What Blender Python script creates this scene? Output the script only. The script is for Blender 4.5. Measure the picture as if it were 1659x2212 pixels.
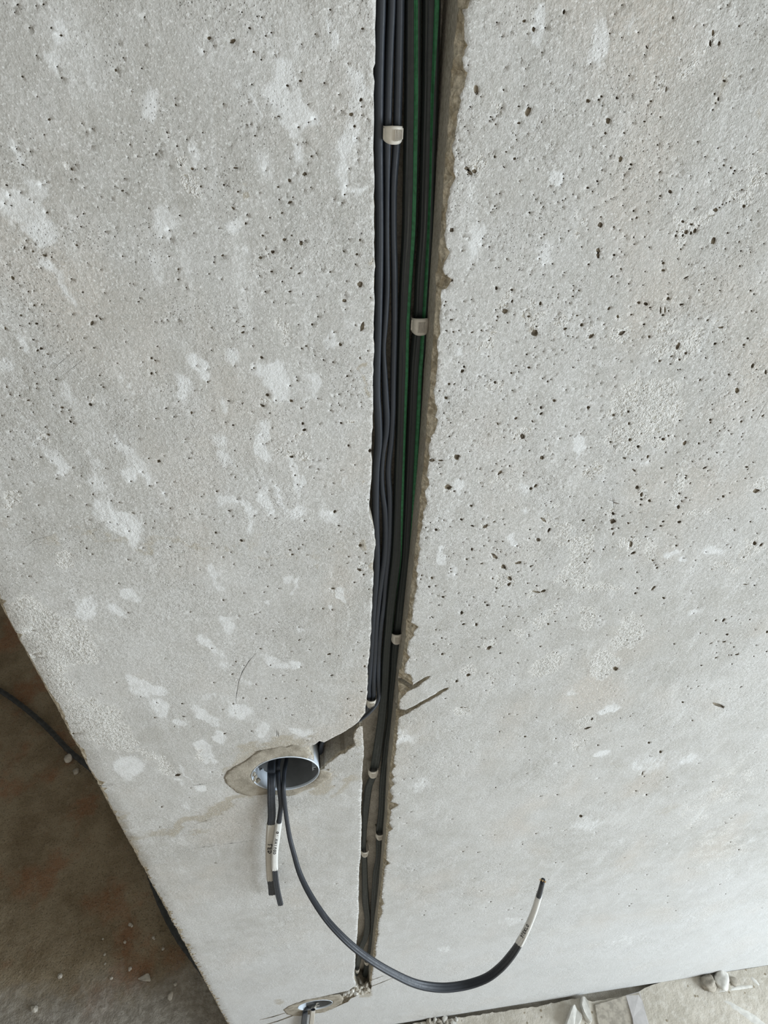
import bpy, bmesh, math, random
import numpy as np
from mathutils import Vector, Matrix, noise
from mathutils.geometry import delaunay_2d_cdt

random.seed(7)
rng = np.random.default_rng(7)
SC = bpy.context.scene
COL = SC.collection
for o in list(bpy.data.objects):
    bpy.data.objects.remove(o)

# ---------------------------------------------------------------- camera
# world: wall face = plane y 0, room on -y, z up from the floor, x to the right
F = 1400.0                       # focal length in pixels of the 1659 x 2212 frame
CX, CY = 829.5, 1106.0
CAM = Vector((0.0, -0.344, 1.95))
Dv = np.array([-72.5, -1596.0, F]); Dv /= np.linalg.norm(Dv)          # "down" seen from the camera
r1 = np.array([900 - CX, -(2205 - CY), F]); r2 = np.array([1640 - CX, -(2088 - CY), F])
Hv = np.cross(np.cross(r1, r2), Dv); Hv /= np.linalg.norm(Hv)
if Hv[0] < 0: Hv = -Hv
Nv = np.cross(Hv, -Dv)
if Nv[2] < 0: Nv = -Nv
R = Matrix(((Hv[0], Hv[1], -Hv[2]), (Nv[0], Nv[1], -Nv[2]), (-Dv[0], -Dv[1], Dv[2])))
cam = bpy.data.cameras.new('camera'); cam_o = bpy.data.objects.new('camera', cam); COL.objects.link(cam_o)
cam_o.matrix_world = Matrix.Translation(CAM) @ R.to_4x4()
cam.sensor_fit = 'HORIZONTAL'; cam.sensor_width = 36.0; cam.lens = 36.0 * F / 1659.0
cam.clip_start = 0.01
SC.camera = cam_o

# ---------------------------------------------------------------- light
w = bpy.data.worlds.new('world'); SC.world = w; w.use_nodes = True
w.node_tree.nodes['Background'].inputs[0].default_value = (1.0, 0.955, 0.88, 1)
w.node_tree.nodes['Background'].inputs[1].default_value = 0.95
def area(name, loc, target, sx, sy, power, col):
    l = bpy.data.lights.new(name, 'AREA'); l.shape = 'RECTANGLE'; l.size = sx; l.size_y = sy
    l.energy = power; l.color = col
    o = bpy.data.objects.new(name, l); COL.objects.link(o); o.location = loc
    o.rotation_euler = (Vector(target) - Vector(loc)).to_track_quat('-Z', 'Y').to_euler()
    return o
area('window_daylight', (2.5, -1.3, 1.15), (0.2, 0.0, 0.75), 1.3, 1.7, 100, (0.79, 0.90, 1.0))
SC.view_settings.view_transform = 'Standard'
SC.view_settings.look = 'None'
SC.view_settings.gamma = 1.0
SC.view_settings.use_curve_mapping = False
SC.view_settings.exposure = -0.04

# ---------------------------------------------------------------- helpers
def ray(px, py):
    r = np.array([px - CX, -(py - CY), F])
    return float(r @ Hv), float(r @ Nv), float(-(r @ Dv))       # world x, y, z components
def onw(px, py, dep=0.0):
    """point at depth dep behind the wall face (negative: in front of it)"""
    a, b, c = ray(px, py); t = (0.344 + dep) / b
    return Vector((a * t, dep, 1.95 + c * t))
def onf(px, py, h=0.0):
    """point at height h above the floor"""
    a, b, c = ray(px, py); t = (1.95 - h) / -c
    return Vector((a * t, b * t - 0.344, h))
def camz(p):
    q = Vector(p) - CAM
    return float(-(R.transposed() @ q).z)

def link(name, me, mat=None, parent=None, label=None, cat=None, group=None, kind=None):
    o = bpy.data.objects.new(name, me); COL.objects.link(o)
    if me is not None and mat is not None:
        for m in (mat if isinstance(mat, (list, tuple)) else [mat]): me.materials.append(m)
    if parent is not None: o.parent = parent
    if label: o['label'] = label
    if cat: o['category'] = cat
    if group: o['group'] = group
    if kind: o['kind'] = kind
    return o
def empty(name, loc, label, cat, group=None):
    o = link(name, None, label=label, cat=cat, group=group); o.location = loc
    o.empty_display_size = 0.02
    return o
def adopt(o, parent):
    """child keeps its world place (parents are never rotated)"""
    o.parent = parent; o.matrix_parent_inverse = Matrix.Translation(parent.location).inverted()
def mesh(name, V, Fc, smooth=True):
    me = bpy.data.meshes.new(name); me.from_pydata([tuple(v) for v in V], [], Fc)
    if smooth:
        me.polygons.foreach_set('use_smooth', [True] * len(me.polygons))
    me.update(); return me

# ---------------------------------------------------------------- materials
class NT:
    def __init__(s, name):
        s.m = bpy.data.materials.new(name); s.m.use_nodes = True; s.t = s.m.node_tree
        s.b = s.t.nodes['Principled BSDF']
    def n(s, typ, **kw):
        nd = s.t.nodes.new(typ)
        for k, v in kw.items(): setattr(nd, k, v)
        return nd
    def put(s, sock, v):
        if isinstance(v, bpy.types.NodeSocket): s.t.links.new(v, sock)
        elif v is not None: sock.default_value = v
    def coord(s, scale=(1, 1, 1), rot=(0, 0, 0)):
        c = s.n('ShaderNodeTexCoord'); m = s.n('ShaderNodeMapping')
        m.inputs['Scale'].default_value = scale; m.inputs['Rotation'].default_value = rot
        s.t.links.new(c.outputs['Object'], m.inputs['Vector']); return m.outputs[0]
    def noise(s, scale, detail=3, rough=0.55, vec=None, dist=0.0):
        nd = s.n('ShaderNodeTexNoise'); s.put(nd.inputs['Vector'], vec if vec is not None else s.coord())
        nd.inputs['Scale'].default_value = scale; nd.inputs['Detail'].default_value = detail
        nd.inputs['Roughness'].default_value = rough; nd.inputs['Distortion'].default_value = dist
        return nd.outputs['Fac']
    def vor(s, scale, vec=None, feature='F1', rnd=1.0):
        nd = s.n('ShaderNodeTexVoronoi', feature=feature); s.put(nd.inputs['Vector'], vec if vec is not None else s.coord())
        nd.inputs['Scale'].default_value = scale; nd.inputs['Randomness'].default_value = rnd
        return nd.outputs['Distance']
    def attr(s, name):
        return s.n('ShaderNodeAttribute', attribute_name=name).outputs['Fac']
    def math(s, op, a, b=0.0, c=0.0, clamp=False):
        nd = s.n('ShaderNodeMath', operation=op, use_clamp=clamp)
        for i, v in enumerate((a, b, c)): s.put(nd.inputs[i], v)
        return nd.outputs[0]
    def ramp(s, v, a, b, lo=0.0, hi=1.0, smooth=True):
        nd = s.n('ShaderNodeMapRange', interpolation_type='SMOOTHSTEP' if smooth else 'LINEAR')
        s.put(nd.inputs[0], v)
        for i, x in enumerate((a, b, lo, hi)): nd.inputs[i + 1].default_value = x
        return nd.outputs[0]
    def mix(s, f, a, b, blend='MIX'):
        nd = s.n('ShaderNodeMix', data_type='RGBA', blend_type=blend)
        s.put(nd.inputs[0], f)
        for i, v in ((6, a), (7, b)):
            s.put(nd.inputs[i], (v[0], v[1], v[2], 1) if isinstance(v, tuple) else v)
        return nd.outputs[2]
    def bump(s, h, dist, strength=1.0, normal=None):
        nd = s.n('ShaderNodeBump'); s.put(nd.inputs['Height'], h)
        nd.inputs['Distance'].default_value = dist; s.put(nd.inputs['Strength'], strength)
        if normal is not None: s.put(nd.inputs['Normal'], normal)
        return nd.outputs[0]
    def done(s, col, rough=0.8, normal=None, spec=0.3, **kw):
        s.put(s.b.inputs['Base Color'], (col[0], col[1], col[2], 1) if isinstance(col, tuple) else col)
        s.put(s.b.inputs['Roughness'], rough); s.put(s.b.inputs['Specular IOR Level'], spec)
        if normal is not None: s.put(s.b.inputs['Normal'], normal)
        return s.m

def concrete_mat():
    t = NT('wall_concrete')
    pa, ro, st = t.attr('patch'), t.attr('rough'), t.attr('stain')
    v = t.coord()
    big = t.noise(5.0, 4, 0.6, v)
    mid = t.noise(38, 4, 0.6, v)
    stl = t.noise(75, 5, 0.65, t.coord((1.0, 1, 0.20), (0, math.radians(-7), 0)), .4)
    tear = t.noise(150, 4, .65, t.coord((1.0, 1, 0.30), (0, math.radians(-9), 0)))      # trowel strokes
    fine = t.noise(900, 2, 0.6, v)
    grain = t.noise(330, 3, 0.7, v)
    warm = t.noise(9.0, 3, 0.5, t.coord((1, 1, .7)))
    c = t.mix(t.ramp(big, .35, .65), (.435, .420, .388), (.535, .523, .497))
    c = t.mix(t.ramp(mid, .38, .68, 0, .5), c, (.60, .595, .58))
    c = t.mix(t.ramp(stl, .52, .74, 0, .55), c, (.69, .69, .675))
    c = t.mix(t.ramp(stl, .46, .28, 0, .40), c, (.40, .395, .37))
    c = t.mix(t.ramp(warm, .50, .72, 0, .6), c, (.52, .465, .40))
    # paler, cooler tone put into the colour towards the floor
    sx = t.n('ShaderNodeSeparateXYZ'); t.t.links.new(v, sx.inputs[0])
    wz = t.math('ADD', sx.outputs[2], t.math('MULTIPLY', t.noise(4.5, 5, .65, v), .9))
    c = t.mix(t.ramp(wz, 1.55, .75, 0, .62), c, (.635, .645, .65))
    # whitish skim marks with torn edges
    pe = t.math('ADD', pa, t.math('MULTIPLY', t.math('SUBTRACT', tear, .5), 1.15))
    pf = t.ramp(pe, .28, .80)
    pf = t.math('MULTIPLY', pf, t.ramp(t.noise(45, 3, .6, v), .30, .55, .6, 1.0))
    keep = t.math('SUBTRACT', 1.0, t.math('MULTIPLY', pf, .8))
    c = t.mix(t.math('MULTIPLY', pf, .80), c, (.695, .70, .69))
    ro = t.math('MULTIPLY_ADD', t.math('SUBTRACT', t.noise(42, 3, .6, v), .5), t.math('MULTIPLY', t.ramp(ro, 0.02, .4), 1.3), ro)
    rf = t.ramp(t.math('ADD', ro, t.math('MULTIPLY', t.math('SUBTRACT', t.noise(150, 4, .75, v), .5), 1.0)), .34, .62)
    c = t.mix(t.math('MULTIPLY', rf, .85), c, (.82, .80, .755))
    sf = t.ramp(t.math('ADD', st, t.math('MULTIPLY', t.math('SUBTRACT', t.noise(70, 4, .7, v), .5), .7)), .22, .66, 0, .85)
    c = t.mix(sf, c, (.385, .34, .265))
    # fine grain of sand and cement, dusty specks
    c = t.mix(t.math('MULTIPLY', keep, t.ramp(grain, .66, .36, .0, .42)), c, (.34, .335, .305), 'MIX')
    c = t.mix(t.ramp(fine, .54, .72, 0, .55), c, (.82, .82, .80))
    c = t.mix(t.math('MULTIPLY', keep, t.ramp(t.noise(650, 2, .6, v), .42, .28, 0, .55)), c, (.27, .26, .235))
    pin = t.vor(560, v)
    pg = t.noise(26, 2, .5, v)
    pm = t.math('MULTIPLY', t.ramp(pin, .20, .11), t.ramp(pg, .47, .62))
    c = t.mix(t.math('MULTIPLY', pm, .75), c, (.17, .15, .12))
    # relief
    h = t.math('ADD', t.math('MULTIPLY', fine, .25), t.math('MULTIPLY', grain, .75))
    h = t.math('SUBTRACT', h, t.math('MULTIPLY', pm, 1.2))
    n1 = t.bump(h, .0009, .75)
    n1 = t.bump(t.noise(75, 5, .75, v), .0022, t.ramp(t.noise(6.5, 3, .6, v), .40, .62, .15, .75), n1)
    gr = t.noise(430, 3, .75, v)
    c = t.mix(t.math('MULTIPLY', rf, t.ramp(gr, .44, .34)), c, (.45, .42, .355))
    n1 = t.bump(gr, .0032, t.math('MULTIPLY', rf, .95), n1)
    return t.done(c, .86, n1, .25)

def raw_mat():
    t = NT('cut_concrete')
    sp = t.attr('spall'); v = t.coord()
    c = t.mix(t.ramp(t.noise(40, 4, .6, v), .35, .65), (.40, .37, .315), (.52, .485, .42))
    agg = t.vor(210, v)
    c2 = t.mix(t.ramp(t.noise(160, 3, .7, v), .4, .6), (.42, .36, .26), (.68, .62, .50))
    c = t.mix(sp, c, c2)
    c = t.mix(t.ramp(t.noise(500, 3, .7, v), .35, .7, 0, .5), c, (.18, .15, .11))
    n = t.bump(agg, .0025, t.math('MULTIPLY_ADD', sp, .7, .2))
    n = t.bump(t.noise(380, 3, .7, v), .0012, .6, n)
    return t.done(c, .92, n, .2)

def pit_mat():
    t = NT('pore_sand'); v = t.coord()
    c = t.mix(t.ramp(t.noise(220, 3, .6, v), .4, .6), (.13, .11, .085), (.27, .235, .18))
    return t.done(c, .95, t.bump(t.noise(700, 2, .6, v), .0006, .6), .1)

def mortar_mat():
    t = NT('fresh_mortar'); v = t.coord()
    c = t.mix(t.ramp(t.noise(55, 4, .6, v), .35, .65), (.25, .225, .178), (.37, .335, .275))
    c = t.mix(t.ramp(t.noise(700, 2, .6, v), .62, .78, 0, .8), c, (.72, .68, .60))
    n = t.bump(t.noise(420, 3, .7, v), .0012, .6)
    return t.done(c, .9, n, .2)

def floor_mat():
    t = NT('dusty_screed'); v = t.coord()
    c = t.mix(t.ramp(t.noise(6, 4, .6, v), .35, .65), (.43, .395, .33), (.53, .49, .42))
    c = t.mix(t.ramp(t.noise(60, 4, .65, v), .45, .75, 0, .6), c, (.64, .61, .55))
    c = t.mix(t.ramp(t.vor(42, v), .16, .08), c, (.26, .22, .16))
    n = t.bump(t.noise(70, 5, .75, v), .006, .6)
    return t.done(c, .92, n, .2)

def brown_floor_mat():
    t = NT('rusty_brown_screed'); v = t.coord()
    c = t.mix(t.ramp(t.noise(9, 5, .65, v), .35, .65), (.21, .162, .10), (.32, .265, .18))
    c = t.mix(t.ramp(t.noise(7, 4, .6, t.coord((1, 1, 1), (0, 0, 1.1))), .50, .66, 0, .55), c, (.28, .12, .055))
    c = t.mix(t.ramp(t.noise(90, 4, .7, v), .5, .75, 0, .5), c, (.34, .295, .22))
    c = t.mix(t.ramp(t.noise(260, 3, .7, v), .5, .7, 0, .75), c, (.075, .058, .036))
    c = t.mix(t.ramp(t.noise(420, 3, .7, v), .56, .72, 0, .6), c, (.42, .37, .28))
    sx = t.n('ShaderNodeSeparateXYZ'); t.t.links.new(v, sx.inputs[0])
    yy = t.math('ADD', sx.outputs[1], t.math('MULTIPLY', t.noise(7, 5, .7, v), .22))
    dust = t.mix(t.ramp(t.noise(55, 4, .7, v), .4, .65), (.27, .25, .215), (.42, .395, .35))
    c = t.mix(t.ramp(yy, .32, .22, 0, .85), c, dust)
    n = t.bump(t.noise(45, 5, .75, v), .008, .7)
    return t.done(c, .9, n, .25)

def plain(name, col, rough=.5, spec=.5, var=.12, sc=120, bump=0.0, metal=0.0):
    t = NT(name); v = t.coord()
    d = tuple(x * (1 - var) for x in col); l = tuple(min(1, x * (1 + var)) for x in col)
    c = t.mix(t.ramp(t.noise(sc, 3, .6, v), .35, .65), d, l)
    n = t.bump(t.noise(sc * 4, 2, .6, v), .0005, bump) if bump else None
    t.b.inputs['Metallic'].default_value = metal
    return t.done(c, rough, n, spec)

def cable_mat(name, base, dust, amount):
    t = NT(name)
    u = t.n('ShaderNodeUVMap', uv_map='uv').outputs[0]
    m = t.n('ShaderNodeMapping'); m.inputs['Scale'].default_value = (46, 2.2, 1); t.t.links.new(u, m.inputs['Vector'])
    streak = t.noise(1.0, 3, .6, m.outputs[0])
    m2 = t.n('ShaderNodeMapping'); m2.inputs['Scale'].default_value = (8, 60, 1); t.t.links.new(u, m2.inputs['Vector'])
    scuff = t.noise(1.0, 4, .7, m2.outputs[0])
    c = t.mix(t.ramp(streak, .60, .80, 0, amount), base, dust)
    c = t.mix(t.ramp(scuff, .60, .85, 0, amount * .7), c, dust)
    n = t.bump(streak, .0003, .35)
    return t.done(c, t.ramp(scuff, .3, .8, .42, .62), n, .45)

M = dict(
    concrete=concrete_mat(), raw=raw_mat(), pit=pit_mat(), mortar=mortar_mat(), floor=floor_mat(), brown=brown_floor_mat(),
    cable=cable_mat('dusty_black_sheath', (.018, .024, .023), (.19, .20, .195), .62),
    cable_round=cable_mat('blue_black_sheath', (.024, .029, .038), (.12, .135, .155), .40),
    cable_black=cable_mat('matte_black_sheath', (.006, .006, .006), (.02, .02, .02), .3),
    cable_grey=cable_mat('dark_grey_sheath', (.050, .055, .064), (.14, .15, .165), .5),
    stripe=plain('green_marking', (.032, .150, .066), .55, .3, .2, 400),
    clip=plain('bone_plastic_clip', (.62, .585, .52), .5, .4, .06, 200),
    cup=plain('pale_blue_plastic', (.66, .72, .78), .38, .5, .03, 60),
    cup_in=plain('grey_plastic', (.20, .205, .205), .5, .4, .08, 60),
    sleeve=plain('white_heat_shrink', (.74, .74, .71), .38, .5, .03, 60),
    sleeve_dull=plain('cream_heat_shrink', (.50, .47, .41), .5, .4, .05, 90),
    ink=plain('black_ink', (.012, .012, .014), .6, .2, .1, 100),
    copper=plain('cut_conductor', (.72, .50, .26), .35, .6, .1, 200),
    stone=plain('pale_stone', (.47, .44, .38), .9, .2, .15, 90, .5),
    white_stone=plain('white_plaster_chip', (.58, .565, .52), .9, .2, .08, 90, .4),
    dark_stone=plain('brown_stone', (.33, .30, .25), .9, .2, .2, 90, .5),
    conduit=plain('black_conduit', (.045, .048, .048), .6, .3, .2, 60),
)

# ---------------------------------------------------------------- wall data (photo pixels, carried onto the wall plane by onw)
G_LEFT = [(812,0),(810,60),(811,100),(810,138),(806,148),(806,160),(809,176),(807,205),(808,260),(807,300),(809,380),(808,470),(809,560),(809,640),(807,700),
 (808,745),(807,800),(806,860),(805,910),(803,960),(803,1010),(801,1046),(799,1075),(797,1104),(800,1118),(805,1130),(809,1146),(811,1180),(808,1203),
 (806,1218),(807,1240),(804,1300),(802,1350),(799,1400),(796,1432),(794,1438),(794,1470),(793,1500),(790,1520),(789,1538),
 (775,1557),(760,1569),(748,1577),(735,1585),(715,1595),(700,1603),(690,1600),(681,1607),(664,1614),
 (690,1664),(700,1660),(706,1650),(716,1644),(724,1636),(736,1628),(745,1627),(751,1619),(761,1613),(767,1609),(764,1600),(764,1588),(768,1577),(776,1568),(783,1568),
 (784,1590),(786,1617),(786,1632),(784,1642),(783,1660),(781,1680),(783,1692),(781,1720),(780,1750),(781,1780),(780,1815),(779,1850),(776,1872),(775,1890),
 (775,1912),(774,1940),(775,1968),(773,1992),(772,2014),(770,2034),(768,2057),(767,2089),(765,2100),(764,2112),(768,2120),(768,2133)]
G_RIGHT = [(797,2144),(803,2113),(805,2096),(808,2079),(809,2070),(812,2061),(811,2050),(811,2042),(814,2030),(817,2020),(816,2004),(819,1986),(823,1978),(827,1969),
 (823,1958),(830,1953),(824,1938),(825,1925),(827,1915),(828,1900),(830,1889),(830,1878),(832,1869),(843,1865),(835,1858),(835,1828),(837,1812),(839,1797),(849,1790),
 (842,1780),(842,1766),(845,1757),(845,1748),(861,1739),(852,1734),(843,1732),(850,1721),(843,1712),(844,1703),(852,1694),(845,1685),(852,1678),(846,1667),(855,1654),
 (850,1648),(851,1642),(854,1628),(855,1613),(858,1596),(858,1577),(861,1564),(862,1551),(868,1547),(877,1542),(878,1537),(875,1533),(864,1532),(862,1521),(866,1508),
 (877,1497),(892,1487),(892,1479),(891,1466),(886,1457),(874,1454),(876,1432),(880,1427),(885,1419),(879,1410),(879,1403),(882,1392),(882,1385),(889,1378),(895,1372),
 (895,1362),(904,1354),(897,1349),(888,1345),(890,1334),(891,1322),(893,1304),(895,1286),(899,1277),(902,1266),(901,1246),(900,1226),(904,1219),(902,1210),(909,1186),
 (904,1177),(907,1165),(907,1153),(911,1144),(913,1135),(914,1107),(920,1096),(923,1089),(920,1075),(918,1062),(924,1055),(928,1048),(926,1036),(922,1030),(924,1017),
 (926,1003),(929,990),(926,976),(927,963),(931,945),(938,936),(945,914),(946,906),(940,901),(945,887),(944,878),(940,872),(939,855),(940,836),(943,826),(942,814),
 (945,795),(945,780),(947,765),(944,750),(945,735),(951,722),(951,707),(949,690),(951,671),(954,656),(952,640),(954,626),(965,624),(970,616),(976,604),(968,598),
 (960,592),(956,581),(960,566),(967,555),(972,545),(965,535),(962,520),(960,508),(964,490),(963,463),(967,450),(967,436),(972,420),(972,409),(985,384),(980,372),
 (980,362),(983,344),(978,330),(976,316),(983,300),(983,289),(987,270),(987,250),(992,232),(996,217),(992,208),(1003,188),(1005,172),(1010,157),(1005,153),(1001,148),
 (1000,136),(997,127),(1003,118),(1003,108),(1010,98),(1003,87),(1002,60),(1003,36),(999,28),(998,20),(1010,18),(1015,0)]
BRANCH2 = [(768,2128),(752,2139),(740,2142),(715,2148),(693,2153),(672,2157),(656,2160),(642,2166),(631,2171),(620,2176),(616,2181),(621,2187),(632,2191),(650,2191),
 (668,2188),(681,2185),(697,2185),(714,2181),(727,2175),(738,2170),(751,2164),(757,2157),(766,2153),(773,2148),(785,2147),(799,2146),(803,2130),(797,2118)]
SLOTS = [([(893,1478),(903,1472),(916,1464),(924,1461),(930,1461),(925,1466),(914,1473),(905,1481),(894,1487),(888,1490)], .012),
         ([(872,1535),(890,1527),(913,1514),(935,1502),(950,1492),(961,1487),(970,1485),(966,1490),(952,1499),(935,1509),(913,1521),(893,1533),(878,1542),(869,1546)], .012)]
MORTAR_TOP = []

def clean(s):
    return [tuple(float(q) for q in p.split(',')) for p in s.split()]
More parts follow.
